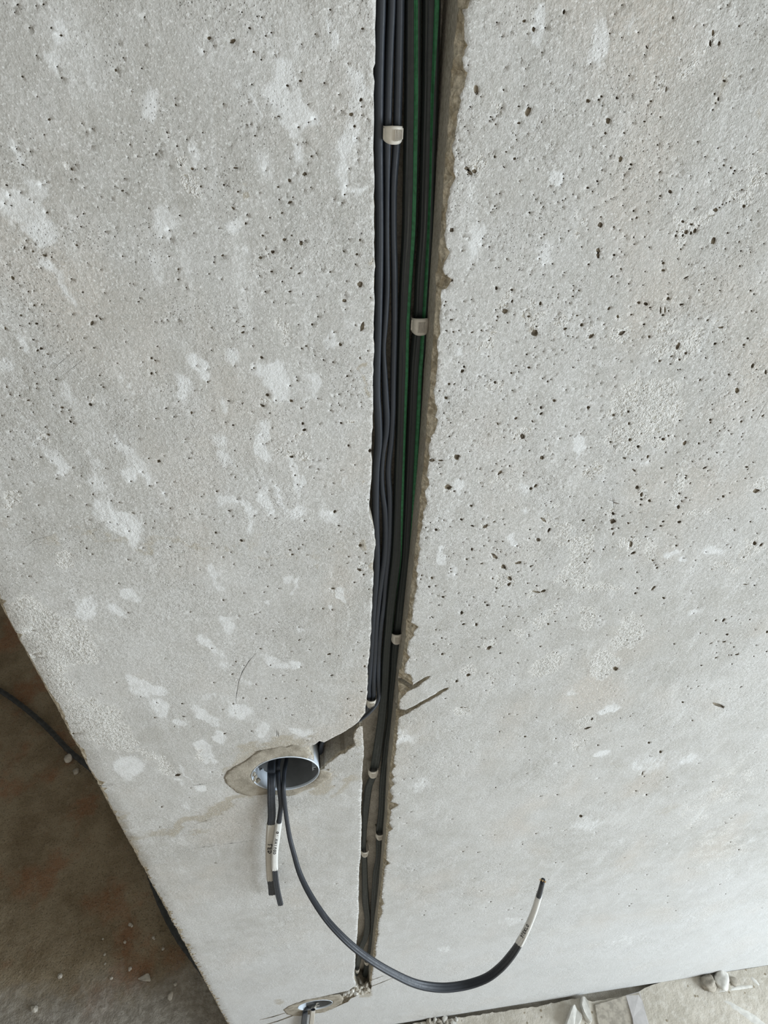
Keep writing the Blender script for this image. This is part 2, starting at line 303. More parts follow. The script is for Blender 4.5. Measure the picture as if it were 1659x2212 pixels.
# (origin x, origin y, scale) and pores x,y,radius[,radius2,angle] in that enlarged view
PITS = [
((0,0,3.95), "151,40,12,8,-30 308,50,7 372,36,10 126,105,7 253,237,11,7,0 437,236,9 521,300,16,10,20 310,473,8 489,568,7 526,665,9 190,655,12,8,40 987,599,14 1234,145,9 1050,492,7 1238,385,6 1208,583,8 316,824,7 419,1022,13 697,1055,6 785,1100,6 733,1128,5 375,1151,8 1106,1237,7 1355,1288,5 1328,1320,12,8,-70 1423,1132,12,7,60 1499,898,14,8,50 1492,840,6 1508,1249,9 1593,1192,7 1574,1305,4 1627,1292,4 138,1273,7 254,1297,9,6,40 190,1410,16,8,30 610,1446,13,9,30 640,1407,6 603,1533,6 636,1528,5 1444,1412,4 1090,1350,5 1059,1527,8,5,-30 53,1584,18,8,30 355,1580,5 392,1560,5 172,1648,6 1640,1442,18,12,40 1543,1412,10,7,60 1041,1631,15,8,0 1071,1646,6 716,1604,5 975,1593,5 1170,1337,4 1015,372,5 1118,777,4"),
((400,0,3.95), "483,104,8 613,139,8 652,147,9 549,240,14,10,20 734,277,9 686,306,9 205,326,17 404,352,26,23,-30 240,388,5 160,440,12,6,70 585,443,11 648,509,9 795,457,4 763,466,5 1076,125,5 1237,82,9 1110,290,9,6,-30 1236,279,7 1514,245,14,12,0 1388,540,6 1240,524,5 989,617,5 982,691,20,12,0 872,731,12 1188,708,9 569,721,8 325,887,9,6,-40 535,869,4 1046,893,6 1310,807,6 1497,850,14,20,0 1502,911,9 1504,984,6 1414,975,20,18,0 1445,1076,13 1330,944,6 1268,936,4 1553,1014,5 1107,1016,10,5,0 1052,1045,8 967,1087,11,8,-20 596,1158,15,6,0 518,1062,4 557,1062,5 1004,1213,6 1030,1213,7,5,0 955,1237,5 1076,1334,10 1118,1309,6 890,1353,5 147,1133,6 13,1192,7 47,1292,5 688,1457,5 59,1440,16,11,40 166,1440,7 432,1434,22,9,0 329,1578,13,9,0 133,1592,10 449,1637,14,8,0 1018,1487,24,18,-20 888,1540,16,18,0 793,1597,10 1071,1601,6 1376,1587,5 1464,1182,6 1470,1300,5 1472,1366,5 1565,1181,5 1580,1322,4 631,1647,4 1398,1440,9,5,70 952,1478,4 765,1001,6,4,0 795,993,14,8,0 1150,508,5"),
((0,400,3.95), "80,89,8 173,70,8 45,10,14,6,30 35,160,8 92,178,14,6,20 245,125,5 283,149,5 397,237,10 657,273,7 710,246,8 688,357,12,7,30 619,389,5 895,399,8,5,0 984,369,5 219,476,7 205,538,7,14,15 277,566,14,9,10 379,601,22,13,20 438,617,9,6,20 440,576,6 649,514,15,9,20 1041,51,17,10,0 1071,65,6 831,190,5 859,102,5 1266,201,6 1531,261,8 1268,366,8,5,0 977,441,5 1382,452,6 1453,462,5 1651,412,6 1443,389,8,5,0 1045,608,8 1152,657,8,4,-20 1442,609,9,6,0 1521,717,9 1519,804,10,7,0 1589,875,7 56,677,8,5,20 346,707,6 106,790,20,16,30 163,853,5 205,834,8,5,20 608,800,7 706,913,11,8,0 857,723,5 744,665,5 240,908,8 289,902,6 889,920,5 1106,841,5 1228,893,6 935,990,4 289,1028,12,9,0 352,1020,7 243,1061,6,4,0 175,1113,12,9,0 419,1078,5 616,1105,5 246,1183,8 310,1185,16,12,10 42,1225,9,14,0 487,1204,8,5,0 784,1178,17,22,0 820,1118,10 852,1140,18,7,45 1183,994,12,7,0 1190,962,5 1425,1150,6 1321,1165,5 1517,1150,3 281,1322,14,7,0 172,1390,7 320,1412,14,9,-45 350,1395,16,12,20 405,1441,16,5,15 801,1388,15,6,0 714,1306,6 1072,1337,8,4,20 1342,1376,10,6,0 1291,1475,11 1322,1495,10,7,50 1217,1508,5 1292,1605,11 1328,1598,6 293,1599,9,5,0 364,1548,5 1000,1517,6 613,1323,5 600,1436,4"),
((400,400,3.95), "133,12,10 325,3,14,7,0 448,58,15,9,0 408,199,26,11,40 527,254,6,13,20 516,330,10,13,0 287,371,6 802,124,9 894,150,22,14,-20 919,105,8 827,240,14,8,-20 721,281,11,7,0 661,432,15,12,0 847,466,16,14,0 907,432,9 988,496,17,22,0 1022,478,7 745,572,17,16,0 684,548,6 710,590,6 642,622,17,12,0 318,600,14,9,-40 244,658,8 249,612,10,5,0 203,758,7 72,412,7 902,711,11 972,755,13,8,-20 735,740,15,8,0 634,775,9,6,70 1236,745,10,7,-60 1163,719,5 828,824,8 684,911,12,10,30 893,911,16,9,-10 1001,932,5 754,1001,6 857,1013,12,4,-20 407,1049,5 9,874,9 1358,988,23,17,10 1376,822,7,5,0 1492,850,24,30,0 1505,412,12,5,0 1464,592,14,12,0 1453,678,7 1493,470,10 1354,570,13,7,50 1395,461,6 1361,82,10 1338,152,7 1268,124,5 980,135,4 1070,22,6 1375,8,6 1510,1210,20,44,15 1450,1197,6 1269,1258,7 1322,1361,15 1031,1376,12,8,0 993,1397,7 966,1192,10,5,0 1083,1192,10 495,1205,17,8,0 491,1256,17,10,-10 582,1222,10,4,-20 226,1217,7 437,1163,5 223,1409,8,5,0 653,1470,18,11,20 1180,1495,8 1491,1476,9 1558,1415,7 1409,1584,6 1381,1630,10 1126,955,9,4,0 1187,1085,5 1132,1125,8 1366,1065,5 948,1640,6 420,1543,5 184,1577,5 568,1574,9,4,0 574,1372,5 1580,963,6"),
((0,800,3.95), "293,20,8,5,0 474,78,12,8,20 313,114,10,7,10 52,146,9 309,154,6 83,210,10,6,20 240,256,20,8,-20 452,216,7,4,0 749,227,6 882,142,12,8,10 862,123,8,4,0 530,315,18,10,10 453,292,8,4,20 585,339,9,5,0 522,352,10,5,0 770,290,18,12,30 282,359,6 123,345,5 13,387,6 600,437,16,10,40 628,453,9,5,20 410,548,17,9,25 86,526,9,5,0 108,597,7,4,20 211,530,8,4,-30 1292,28,12,8,0 1521,264,7,5,30 1418,321,14,5,-20 1484,395,6 1328,410,7,5,0 903,286,4 1580,588,7,4,0 1371,173,5 1634,360,10,14,0 1180,474,6 345,742,12,5,0 98,759,5 1355,773,18,15,0 1612,749,10,5,0 1115,945,6 1337,957,6 1275,983,10,5,0 899,833,6 619,833,5 490,892,8,4,0 692,901,8,5,0 786,962,7 1213,866,4 158,1035,6 229,970,5 599,1062,8,4,0 793,1055,8 948,1110,9,5,10 1017,1123,6 738,1142,9,4,-30 1452,1174,7 1405,1048,4 1617,1225,8,5,0 937,1293,8,4,30 998,1308,5 1303,1340,5 1318,1284,5 1235,1304,5 1100,1370,6 759,1273,4 790,1392,4 689,1464,8,4,20 1220,1512,7,5,0 1090,1610,9,4,50 1450,1500,7 271,1378,7,4,-20 200,1650,6 1135,1215,16,5,20 66,1245,8"),
((400,800,3.95), "192,98,9 1410,5,9,5,0 1381,49,9 950,59,6 894,133,9,6,-30 1420,132,5 1386,181,5 1451,158,4 1311,206,6 1469,215,4 700,210,20,14,10 774,257,7 903,263,17,12,10 658,300,24,12,25 720,367,10,6,0 369,262,15,6,10 487,283,9,5,30 988,326,9 1028,275,5 1129,241,8,4,0 1002,455,14,13,40 1016,510,18,14,-20 408,468,12,9,10 344,442,12,4,10 740,494,5 554,587,8,4,-20 660,630,5 687,627,4 735,598,4 938,560,3 909,608,5 1144,459,4 1329,450,14,9,0 1393,645,11 1246,300,5 1240,344,6 1308,283,6 1316,298,6 1500,275,8,5,0 1501,310,4 1366,322,5 1412,208,3 421,683,9,4,0 819,699,8,3,0 905,740,22,12,10 34,750,11,5,0 52,703,7,3,0 1088,767,4 1133,845,6 911,820,6,3,0 936,898,7 1057,828,5 1447,812,6 1327,861,4 442,816,5 388,885,4 270,1031,9 1262,966,10,4,20 157,1058,5 444,1098,9,4,0 633,1007,4 712,1025,4 1275,1208,12,15,20 1577,690,14,16,0 375,1196,14,7,20 590,1240,7,4,0 726,1235,5 768,1265,10,4,0 1016,1288,7 38,1225,10,5,0 142,1226,8,4,0 246,1272,6 259,1383,12,9,20 478,1450,14,12,20 1309,1328,11,6,0 1324,1383,5 1433,1400,5 1492,1500,16,14,-40 915,1573,13,7,-10 965,1528,9,5,0 1000,1490,6 892,1535,14,6,0 1227,1531,6 1261,1506,4 225,1476,5 389,1550,5 321,1591,6 960,1416,8,3,0 695,1549,4 1560,1105,6 1476,1598,4 1537,1565,8"),
((400,1200,3.95), "321,10,6 414,75,9,4,0 731,85,5 627,102,5 1485,125,20,14,20 1523,166,9 1260,283,20,8,0 1442,229,9,6,0 1537,73,5 1380,70,5 71,247,5 672,312,9,5,0 499,322,7,4,0 322,385,8 42,486,5 1173,452,6 1252,461,7 1566,290,7 795,279,4 797,572,7,4,20 603,674,8,4,0 748,646,7,4,0 966,610,4 970,722,13,5,-50 1470,738,5 1058,802,7,4,0 1228,840,18,8,-15 1307,853,8,4,20 640,800,14,5,10 225,798,8,4,0 1185,907,7,4,0 1428,805,8,3,0 430,910,7 400,1015,9,6,-20 501,942,8,4,0 727,937,6 603,1100,5 240,1086,5 985,950,5 828,1020,6,3,0 1251,1020,16,5,-15 948,1061,9,4,0 1500,1158,13,5,10 687,1220,9,6,-40 775,1217,8,5,0 847,1217,10,4,-10 1034,1114,5,3,0 1075,1155,5 410,1270,10,5,0 492,1220,6 910,1360,8,4,0 1409,1360,9,5,-30 700,1305,4 335,1520,14,6,-10 565,1501,10,4,-10 1383,1221,6 1520,857,6 1530,945,10"),
((150,1500,3.95), "606,21,8,3,0 743,70,5 960,80,12,6,10 725,197,11,5,-10 970,188,16,5,10 1302,132,4 1400,85,8,4,0 1480,37,5 1326,331,14,5,-10 1550,316,11,4,-10 785,960,10,5,-20 735,910,4 1214,660,4 1299,684,4 920,690,26,10,-10 895,275,6 30,335,12,8,0 190,680,20,8,30"),
((940,0,4.608), "1279,117,14,26,10 885,207,21,17,0 980,290,18,28,0 1095,276,10 612,222,9 663,365,7 977,184,6 1062,520,11,7,-30 325,647,8 859,577,5 932,648,6 697,668,5 410,890,26,48,-5 412,937,16,8,0 452,962,7 679,894,14,8,60 347,1063,11,8,30 666,1075,10,6,-30 833,1059,16,9,0 922,1045,10,6,-60 925,1108,28,50,22 832,1225,17,14,0 1055,1215,8 1004,1265,5 768,1325,5 801,1345,8 809,1391,8 752,1466,5 917,1332,5 550,1163,9 570,1190,8 540,1204,8 610,1155,7 648,1117,5 293,1262,10,6,0 325,1298,9,5,0 233,1396,5 212,1497,6 590,1560,12,16,0 706,1513,12,8,0 789,1579,17,14,0 684,1663,16,6,40 935,1600,6 983,1578,5 1022,1680,7 1075,1554,4 315,1680,30,24,30 345,1720,30,26,60 390,1705,26,22,0 1275,1775,9 1273,1730,7 1252,1838,12,5,20 1519,1870,16,12,0 1613,1804,13,12,0 1180,1910,8 1565,1905,8 1433,1554,6 1645,1520,6 1420,1760,6 1142,1846,5 640,1927,8 608,1932,7 1568,1236,6 1195,890,5 1145,830,4 1142,722,5 1135,607,5 1338,742,6 1372,648,5 1543,635,8 1650,960,13 835,1802,6 1650,1365,6 1132,1470,4 130,1900,14,16,0"),
((1239,0,3.95), "407,42,7 1309,42,7 1251,75,6 845,152,11,18,15 1107,214,7 1190,282,14,30,0 1410,222,12,8,-50 548,276,10,6,-50 305,285,9 620,400,8,18,-30 601,466,7 912,506,6 1240,372,12,22,20 1168,370,12,34,-10 141,545,7,9,0 788,762,8,26,5 703,652,6 1284,689,14 234,822,10 211,850,12 365,834,12 658,863,12,9,0 1232,845,10,22,10 1208,878,9 1200,800,10 497,815,6 430,954,8,4,0 663,971,11,4,-40 291,1030,22,28,10 740,1000,9 604,1036,11,9,0 269,1135,11,14,10 430,1134,9 716,1236,9 1184,935,10,6,-40 163,1057,5 817,1251,5 268,1250,5 228,1303,5 309,1331,6 46,1331,6 400,1357,20,28,10 488,1402,13,12,0 471,1443,7 735,1468,16,7,-40 650,1426,5 730,1534,6 430,1492,6 312,1485,6 70,1440,7,4,30 202,1546,12 119,1604,13 161,1630,7 823,1633,18 1283,1413,10 1344,1433,10 1376,1457,13,10,-30 1365,1480,8 1170,1545,8,5,0 1057,1640,9,5,0 1437,1620,9 926,1610,7 1120,1337,10,6,-20 1056,1208,9,5,-30 1640,1480,8 120,860,22,18,0 586,1200,4 889,1213,5 1470,1165,5"),
((900,400,3.95), "1460,23,11 1163,50,8 996,83,6 680,73,6 705,70,6 667,180,10,7,0 650,207,6 632,232,5 680,200,6 1015,119,6 1057,152,7 1080,183,7 1244,187,6 1243,128,6 1202,143,6 1269,115,6 962,234,10 1047,279,6 1332,78,6 1514,187,6 1610,138,6 1571,272,9,6,-10 1565,342,24 1463,380,6 1296,391,7 1086,420,8 1061,449,9,6,-30 1227,453,6 562,455,6 562,515,6 387,561,6 477,675,6 1047,627,6 1160,672,7 768,630,8 1550,560,18,26,0 1547,600,17,24,0 1467,676,11,8,-40 878,723,11,4,-10 969,764,6 1409,528,8 299,383,20,18,0 275,430,20,12,0 228,590,14,16,0 265,588,16,18,0 245,730,14,30,0 240,820,30,36,10 292,815,20,14,0 680,880,14,20,0 811,894,14,12,0 814,990,10,16,15 752,1080,30,22,0 690,1123,10 674,1066,7 829,1106,6 957,1122,14,11,0 1007,1262,31,30,0 1020,1205,11,6,0 1165,872,10,5,-20 1205,960,6 1337,860,7 1338,900,7 1385,900,8 1335,952,14,7,0 1465,1021,6 1055,1010,14,20,0 1305,1008,6 1370,1115,13,6,0 1408,1194,15 1597,1188,10,5,-40 1270,1228,18,10,-20 1490,1290,30,16,-40 1641,1050,20,10,-50 247,997,8 236,1028,8 401,992,4 295,1150,16,7,0 255,1245,15,6,20 313,1255,9 474,1258,14,6,-20 553,1240,8 647,1213,7,4,0 281,1365,5 612,1464,6 360,1513,7 405,1555,10 940,1448,9 958,1558,13,10,0 847,1545,10,5,0 808,1605,11 1012,1470,5 1010,1388,6 1078,1420,4 1240,1407,7 1335,1556,8 1170,1530,4 1075,1652,6 1365,1305,5 1505,1393,5 390,1590,20,14,-40 155,1280,8,16,0"),
((1239,400,3.95), "740,91,12 824,55,19 1057,60,9,5,0 1437,42,8 1366,119,7 270,138,5 511,219,10 636,225,7 537,278,13,10,-40 499,291,8 233,272,8 635,325,4 344,359,9 606,441,8 871,431,11 436,437,6 931,310,12 1003,334,17,13,0 960,400,16,22,20 1035,390,14,24,20 1000,410,12,16,0 932,428,10,14,30 1452,180,15,18,20 1192,474,18,36,22 1313,408,9 1410,483,9,6,-50 1425,560,8 1293,543,7 1405,352,10,5,-60 1209,210,22,18,0 1245,190,8 1270,165,8 1300,150,8 1330,140,8 517,505,9,5,20 645,529,7 943,510,8 914,546,9 389,543,5 409,569,6 347,596,12 435,594,5 405,716,9 763,665,13 765,728,16,12,0 609,736,8 323,781,16,9,-50 888,630,12,5,60 1416,690,9 982,677,6 470,841,8 590,853,6 375,832,5 815,832,6 1090,847,6 1070,899,6,9,0 805,932,12,6,30 808,970,14,16,40 555,1004,15 617,1014,19,15,0 654,1045,12,9,0 304,1050,14,16,30 377,1121,10,14,0 492,1105,13,9,-20 922,1020,21,9,-15 763,1110,12 742,1070,8,34,0 780,1070,8,32,0 603,1192,11 601,1210,5 1145,1153,12,8,-50 1065,1141,6 258,1188,9,4,-30 160,1283,20,8,-50 415,1265,36,16,-30 649,1296,11,13,0 1262,1218,28,10,0 1488,1311,11 1210,1356,16,13,-20 1455,1364,11 889,1375,16,36,15 960,1436,14 836,1462,16,7,-20 737,1503,14,10,0 904,1490,12 828,1528,11,7,0 890,1577,6 1327,1617,12,11,0 1530,1540,14,24,25 1563,1574,10,6,-20 1641,1600,10,24,0 1090,541,5 985,967,6 960,790,30,7,-30 1510,900,10 1250,900,7 1520,1075,8"),
((1200,600,3.614), "570,1048,10 574,1140,9,12,0 455,1077,10 840,1262,15,12,-20 882,1234,8 932,1240,6 1010,1290,13,26,25 1120,1296,9 1034,1221,5 955,722,7 1008,782,6 1130,800,8,13,30 1355,758,11 1210,1113,12,9,-20 1213,1134,8 1420,884,20,24,20 1485,970,8,6,0 1452,1125,12,8,-60 1282,1198,7 1373,1223,6 1455,1246,7,5,0 1315,1364,7,5,-20 540,1410,16,8,0 432,1288,9 827,1490,8 720,1400,9,18,20 598,1425,6 613,1505,20,7,40 638,1641,15 672,1695,13,22,10 665,1775,9 736,1745,13 1020,1548,14,6,30 1017,1565,8 950,1540,7 855,1600,6 1165,1487,20,7,-25 1070,1437,6 1018,1720,12,7,0 1310,1708,12 1268,1730,9,5,0 1620,1080,16,7,-45 580,1265,12,16,0 645,1318,14,12,0 227,1473,6 137,703,6 355,827,5 1640,745,10,20,0 1195,1420,6 1570,715,10,6,-30"),
((880,800,3.95), "250,128,14 355,118,12 402,118,12,5,-30 490,168,6 272,180,7 332,240,18,14,0 895,172,9,6,0 748,104,14 1040,289,6 1197,97,8 1355,170,6 1255,262,18,12,20 1140,370,17,9,-40 1140,320,12,16,0 770,458,9,16,-25 925,411,14,10,-25 1068,437,13,7,60 857,465,5 1092,502,5 913,589,7 985,570,20,26,-40 905,693,4 1042,690,9,6,-30 1175,597,6 1302,587,7 420,740,30,26,0 285,772,24,8,0 210,772,26,14,0 1150,750,20,20,30 620,848,8,5,20 757,799,6 993,877,5 790,878,28,14,-40 1055,1015,16,13,0 1095,990,20,10,-50 1385,1083,5 350,1000,30,24,0 402,1035,10,7,0 492,1043,6 165,968,20,24,20 545,1160,15,10,30 740,1296,18,5,-20 460,1277,13,9,20 640,1273,5 666,1335,26,14,-40 552,1330,13,7,0 244,1363,14,12,0 310,1282,6 269,1260,4 197,1304,6 155,1435,6 812,1460,7 1118,1450,20,18,0 765,1532,7 793,1550,7,4,0 920,1553,8,4,-20 551,1530,12,14,0 935,1500,6 745,1590,36,16,35 505,1614,11,8,0 632,1648,18,5,-20 945,1643,30,12,-10 1160,1280,36,10,40 1210,1370,26,11,-55 1504,1283,16,10,0 1545,320,18,18,0 1480,545,6 1511,820,6 1350,480,5 1600,1337,8,4,-30 1375,1455,10 638,996,5 722,862,5 1046,1362,10,6,-20 1652,115,7"),
((1239,1000,3.95), "93,31,6 543,213,17,15,0 580,275,16,22,0 580,315,14,10,0 650,326,15,12,0 576,360,8 237,385,7 336,500,26,24,0 468,518,10 90,492,16,9,0 180,546,10,5,-20 274,445,9,5,0 340,440,14 750,46,9 884,102,9 965,108,14,6,0 954,130,8 1120,47,18,6,-25 998,175,13,5,-40 1146,71,6 1464,132,10,5,-20 1333,258,7 1281,286,14,10,0 1230,311,11,6,-20 958,298,14,9,-10 895,380,16 905,264,12 901,505,20,12,-25 765,502,16,9,-20 745,540,14,8,-10 485,427,7,4,-20 415,457,10,4,-10 625,550,12,6,0 685,574,10,5,-20 672,667,10,4,0 868,630,5 878,707,12,9,0 490,700,14,30,10 510,770,24,10,-30 675,832,13,8,50 699,872,6 711,893,13,8,-30 940,813,15,4,0 255,738,10,6,0 337,603,6,18,20 330,565,13,10,0 527,1113,10 1448,802,10,6,-30 1545,690,14,22,20 1600,700,22,10,-40 1475,35,16,8,0 1400,1345,1 1300,1370,6 577,1003,4 1480,1040,1 1465,1040,22,4,10 1280,1345,22,10,-50 1308,1465,16,11,0 1282,1527,20,6,-20 1215,1500,1 1368,1572,10,6,-20 1393,1634,18,7,-15 1345,1640,7 1325,1640,6 1080,1453,6 1218,1620,5 1652,1445,10,14,0 1648,1612,8 1560,1558,12,4,-10 1170,1540,18,4,-30 575,1305,9,5,0 225,1306,5 516,1604,4 768,1155,16,10,20 680,1070,28,9,-45 1560,240,30,20,0 1213,1345,14,6,-30"),
((860,1200,3.95), "585,35,10 835,20,26,12,0 714,69,18,6,-20 900,95,22,20,0 1030,65,28,14,30 1130,93,9 1140,128,5 1073,72,4 447,112,7 450,138,6 492,161,5 199,169,9 190,200,7 286,190,12 316,256,7 262,264,10 838,272,10 945,240,22,12,-40 950,190,26,14,40 805,192,8 1235,303,24,11,-25 1180,310,40,12,5 800,118,5 390,307,5 510,320,4 380,350,14,10,0 757,420,12 888,428,7 943,434,8,5,0 540,485,13,15,0 585,393,5 601,420,5 1025,514,14,5,0 922,525,5 1062,528,6 557,581,16,8,-25 665,585,12,16,0 890,604,7 951,637,6 345,420,12,5,0 284,521,5 320,630,9,5,0 710,703,7,4,0 740,703,9,4,0 827,707,6 773,788,26,14,-40 685,780,14,5,0 870,833,14,6,0 375,838,13,10,-40 301,752,11,5,0 610,872,6 155,885,4 822,873,4 758,1006,12,5,-10 498,1074,13 805,1093,7,5,20 600,1020,20,14,-30 403,1221,10,4,0 540,1305,16,7,0 570,1303,12,4,0 1020,918,11,5,20 1112,673,6 1082,1547,12,8,-20 1345,1560,6 1433,527,6 1433,213,6 1278,583,9 1580,272,8 1612,26,8 1652,1395,16,8,-60 1620,1470,30,8,-20 1210,775,9,6,0 865,1505,8,4,-40"),
((1239,1400,3.95), "1215,82,11,6,-30 1090,148,12,6,0 1352,136,6 1537,72,6 930,463,12,8,0 162,603,20,8,-25 130,680,20,7,-25 96,687,7 481,580,5 641,808,13,11,0 740,883,14,12,0 621,1252,9,7,0 60,1433,16,13,0 530,1218,7 795,1100,9,5,0 1240,490,60,14,20 1012,618,7 205,828,7 585,1065,5,20,10 1430,335,14,4,-20 1060,324,6 355,175,26,20,0"),
]
# whitish skim marks: x, y, rx, ry, angle, strength (photo pixels)
PATCH = clean("119,99,19,20,0,.9 101,132,25,23,0,.8 316,202,20,38,0,.9 126,296,9,15,0,.7 78,388,30,26,0,1 283,94,14,25,0,.5 25,320,40,12,45,.7 "
"486,40,15,8,40,.8 519,50,10,20,0,.7 615,38,6,30,-5,.7 623,218,35,55,-10,1.3 660,240,24,20,30,1.2 625,300,4,26,0,1 638,342,9,30,0,.9 726,76,9,22,-15,1 759,162,14,20,0,1 766,215,22,30,0,1 747,291,15,55,0,1 752,375,14,38,0,.9 516,178,12,10,20,.9 555,222,6,26,0,.8 780,405,22,15,0,.9 577,380,14,50,0,.65 418,330,17,25,0,.8 "
"51,463,43,38,0,1 84,501,38,30,0,1.1 109,590,40,13,45,.9 147,640,30,13,45,.7 362,488,33,43,0,.95 354,602,16,44,-20,.55 51,742,12,30,-30,.8 13,800,22,16,0,.8 253,683,15,10,30,.6 "
"428,790,22,16,20,1.2 443,812,17,9,45,1.1 415,770,14,10,0,.6 501,772,13,23,-35,.9 582,797,28,22,10,1.2 506,478,20,25,0,.8 430,509,8,13,0,.7 547,537,9,12,0,.9 526,668,8,14,0,.9 719,721,13,16,0,.9 709,521,17,14,0,.5 760,730,10,12,0,.5 633,458,6,14,0,.7 "
"147,850,22,25,0,.6 273,842,28,9,50,.8 395,835,30,13,45,.9 268,982,27,11,48,1.1 124,1000,28,12,45,1.1 289,1020,20,16,30,1 324,1023,9,19,-15,1 208,1005,20,9,45,.8 215,1035,35,20,20,.75 225,1098,24,20,20,1.1 268,1130,32,24,30,1.1 275,1165,25,9,50,.7 332,1155,18,10,40,.7 365,1073,18,7,30,.7 70,918,35,10,40,.6 85,975,12,8,40,.7 "
"603,825,20,32,-25,1.1 683,823,11,20,0,1.1 661,822,4,24,0,.9 567,925,12,18,-15,.8 575,962,15,30,-12,1.4 490,875,10,10,0,.7 476,942,30,10,38,.7 491,985,15,20,-30,.8 637,1040,8,38,-8,1.3 652,1046,12,10,20,.9 562,1033,10,10,0,.7 578,1087,8,30,-8,1.2 489,1078,20,15,0,.9 531,1095,27,8,25,.9 541,1113,14,12,0,.9 600,1075,3,28,-12,1.2 633,1112,17,14,0,1 703,1118,20,18,0,.8 539,1135,8,25,-20,.7 750,1042,9,8,0,.6 "
"456,1240,12,22,-35,.9 478,1265,22,10,40,.7 493,1348,19,10,38,1.2 446,1387,27,9,45,1.1 480,1412,16,6,40,.7 487,1440,12,9,30,.8 597,1426,24,10,30,1.2 640,1436,15,8,10,1 742,1277,9,14,-20,1.2 570,1307,8,11,0,.9 618,1259,10,12,0,.8 634,1275,4,25,15,.9 652,1352,7,10,0,.8 459,1506,10,7,0,.7 448,1547,27,11,35,1.2 517,1542,25,13,15,1 567,1580,17,16,0,.9 654,1580,25,10,15,.9 709,1311,6,6,0,.9 530,1470,11,13,0,.6 "
"343,1527,23,12,30,1.1 388,1563,20,8,15,1 441,1622,16,18,0,1.4 469,1591,15,7,30,1 282,1658,27,20,0,1.1 403,1672,4,22,-30,1 428,1702,11,6,20,1 471,1640,10,6,0,.8 403,1743,10,8,30,.8 380,1686,10,5,20,.7 196,1315,19,22,0,1.3 283,1290,18,11,30,1.1 301,1480,27,15,30,1.1 346,1490,20,12,30,1 262,1317,20,7,35,.9 "
"1148,52,13,17,0,1.2 1300,98,22,34,0,1.1 1368,30,11,25,0,.7 1298,338,10,15,0,.7 1192,380,17,16,0,.8 1019,527,17,26,10,1.2 1181,547,14,16,0,.9 985,745,9,20,0,.9 1229,737,12,12,0,.6 996,1052,9,15,0,1.2 1128,1066,12,14,0,1 1247,962,11,18,20,1.2 1110,1170,10,15,0,1.1 953,1203,13,17,0,1.1 1131,1111,10,9,0,.7 1151,896,10,14,0,.6 963,1111,8,10,0,.7 "
"1452,1195,15,11,0,.9 1480,1215,12,11,0,1 1538,1192,26,14,0,.8 1505,1321,15,9,0,.7 1315,1537,26,6,-15,1.2 1295,1630,18,7,-15,1.1 1480,1000,16,8,-30,.6 1395,1015,12,10,0,.6 1300,770,10,12,0,.6 1590,400,12,18,0,.5 1480,430,10,20,20,.5 980,1240,14,10,0,.6 984,1228,10,14,0,.7 1230,1500,22,10,-15,.5 1400,1650,60,20,-15,.55 1490,1640,30,12,-20,.7 1270,1780,40,18,-10,.6 900,1700,20,12,0,.6 920,1690,14,14,0,.6 870,1590,30,14,0,.8 960,2050,20,8,0,.6 1100,1990,40,12,-10,.5 1350,2030,60,14,-12,.5 600,1990,40,20,0,.4 540,2080,60,20,0,.4")
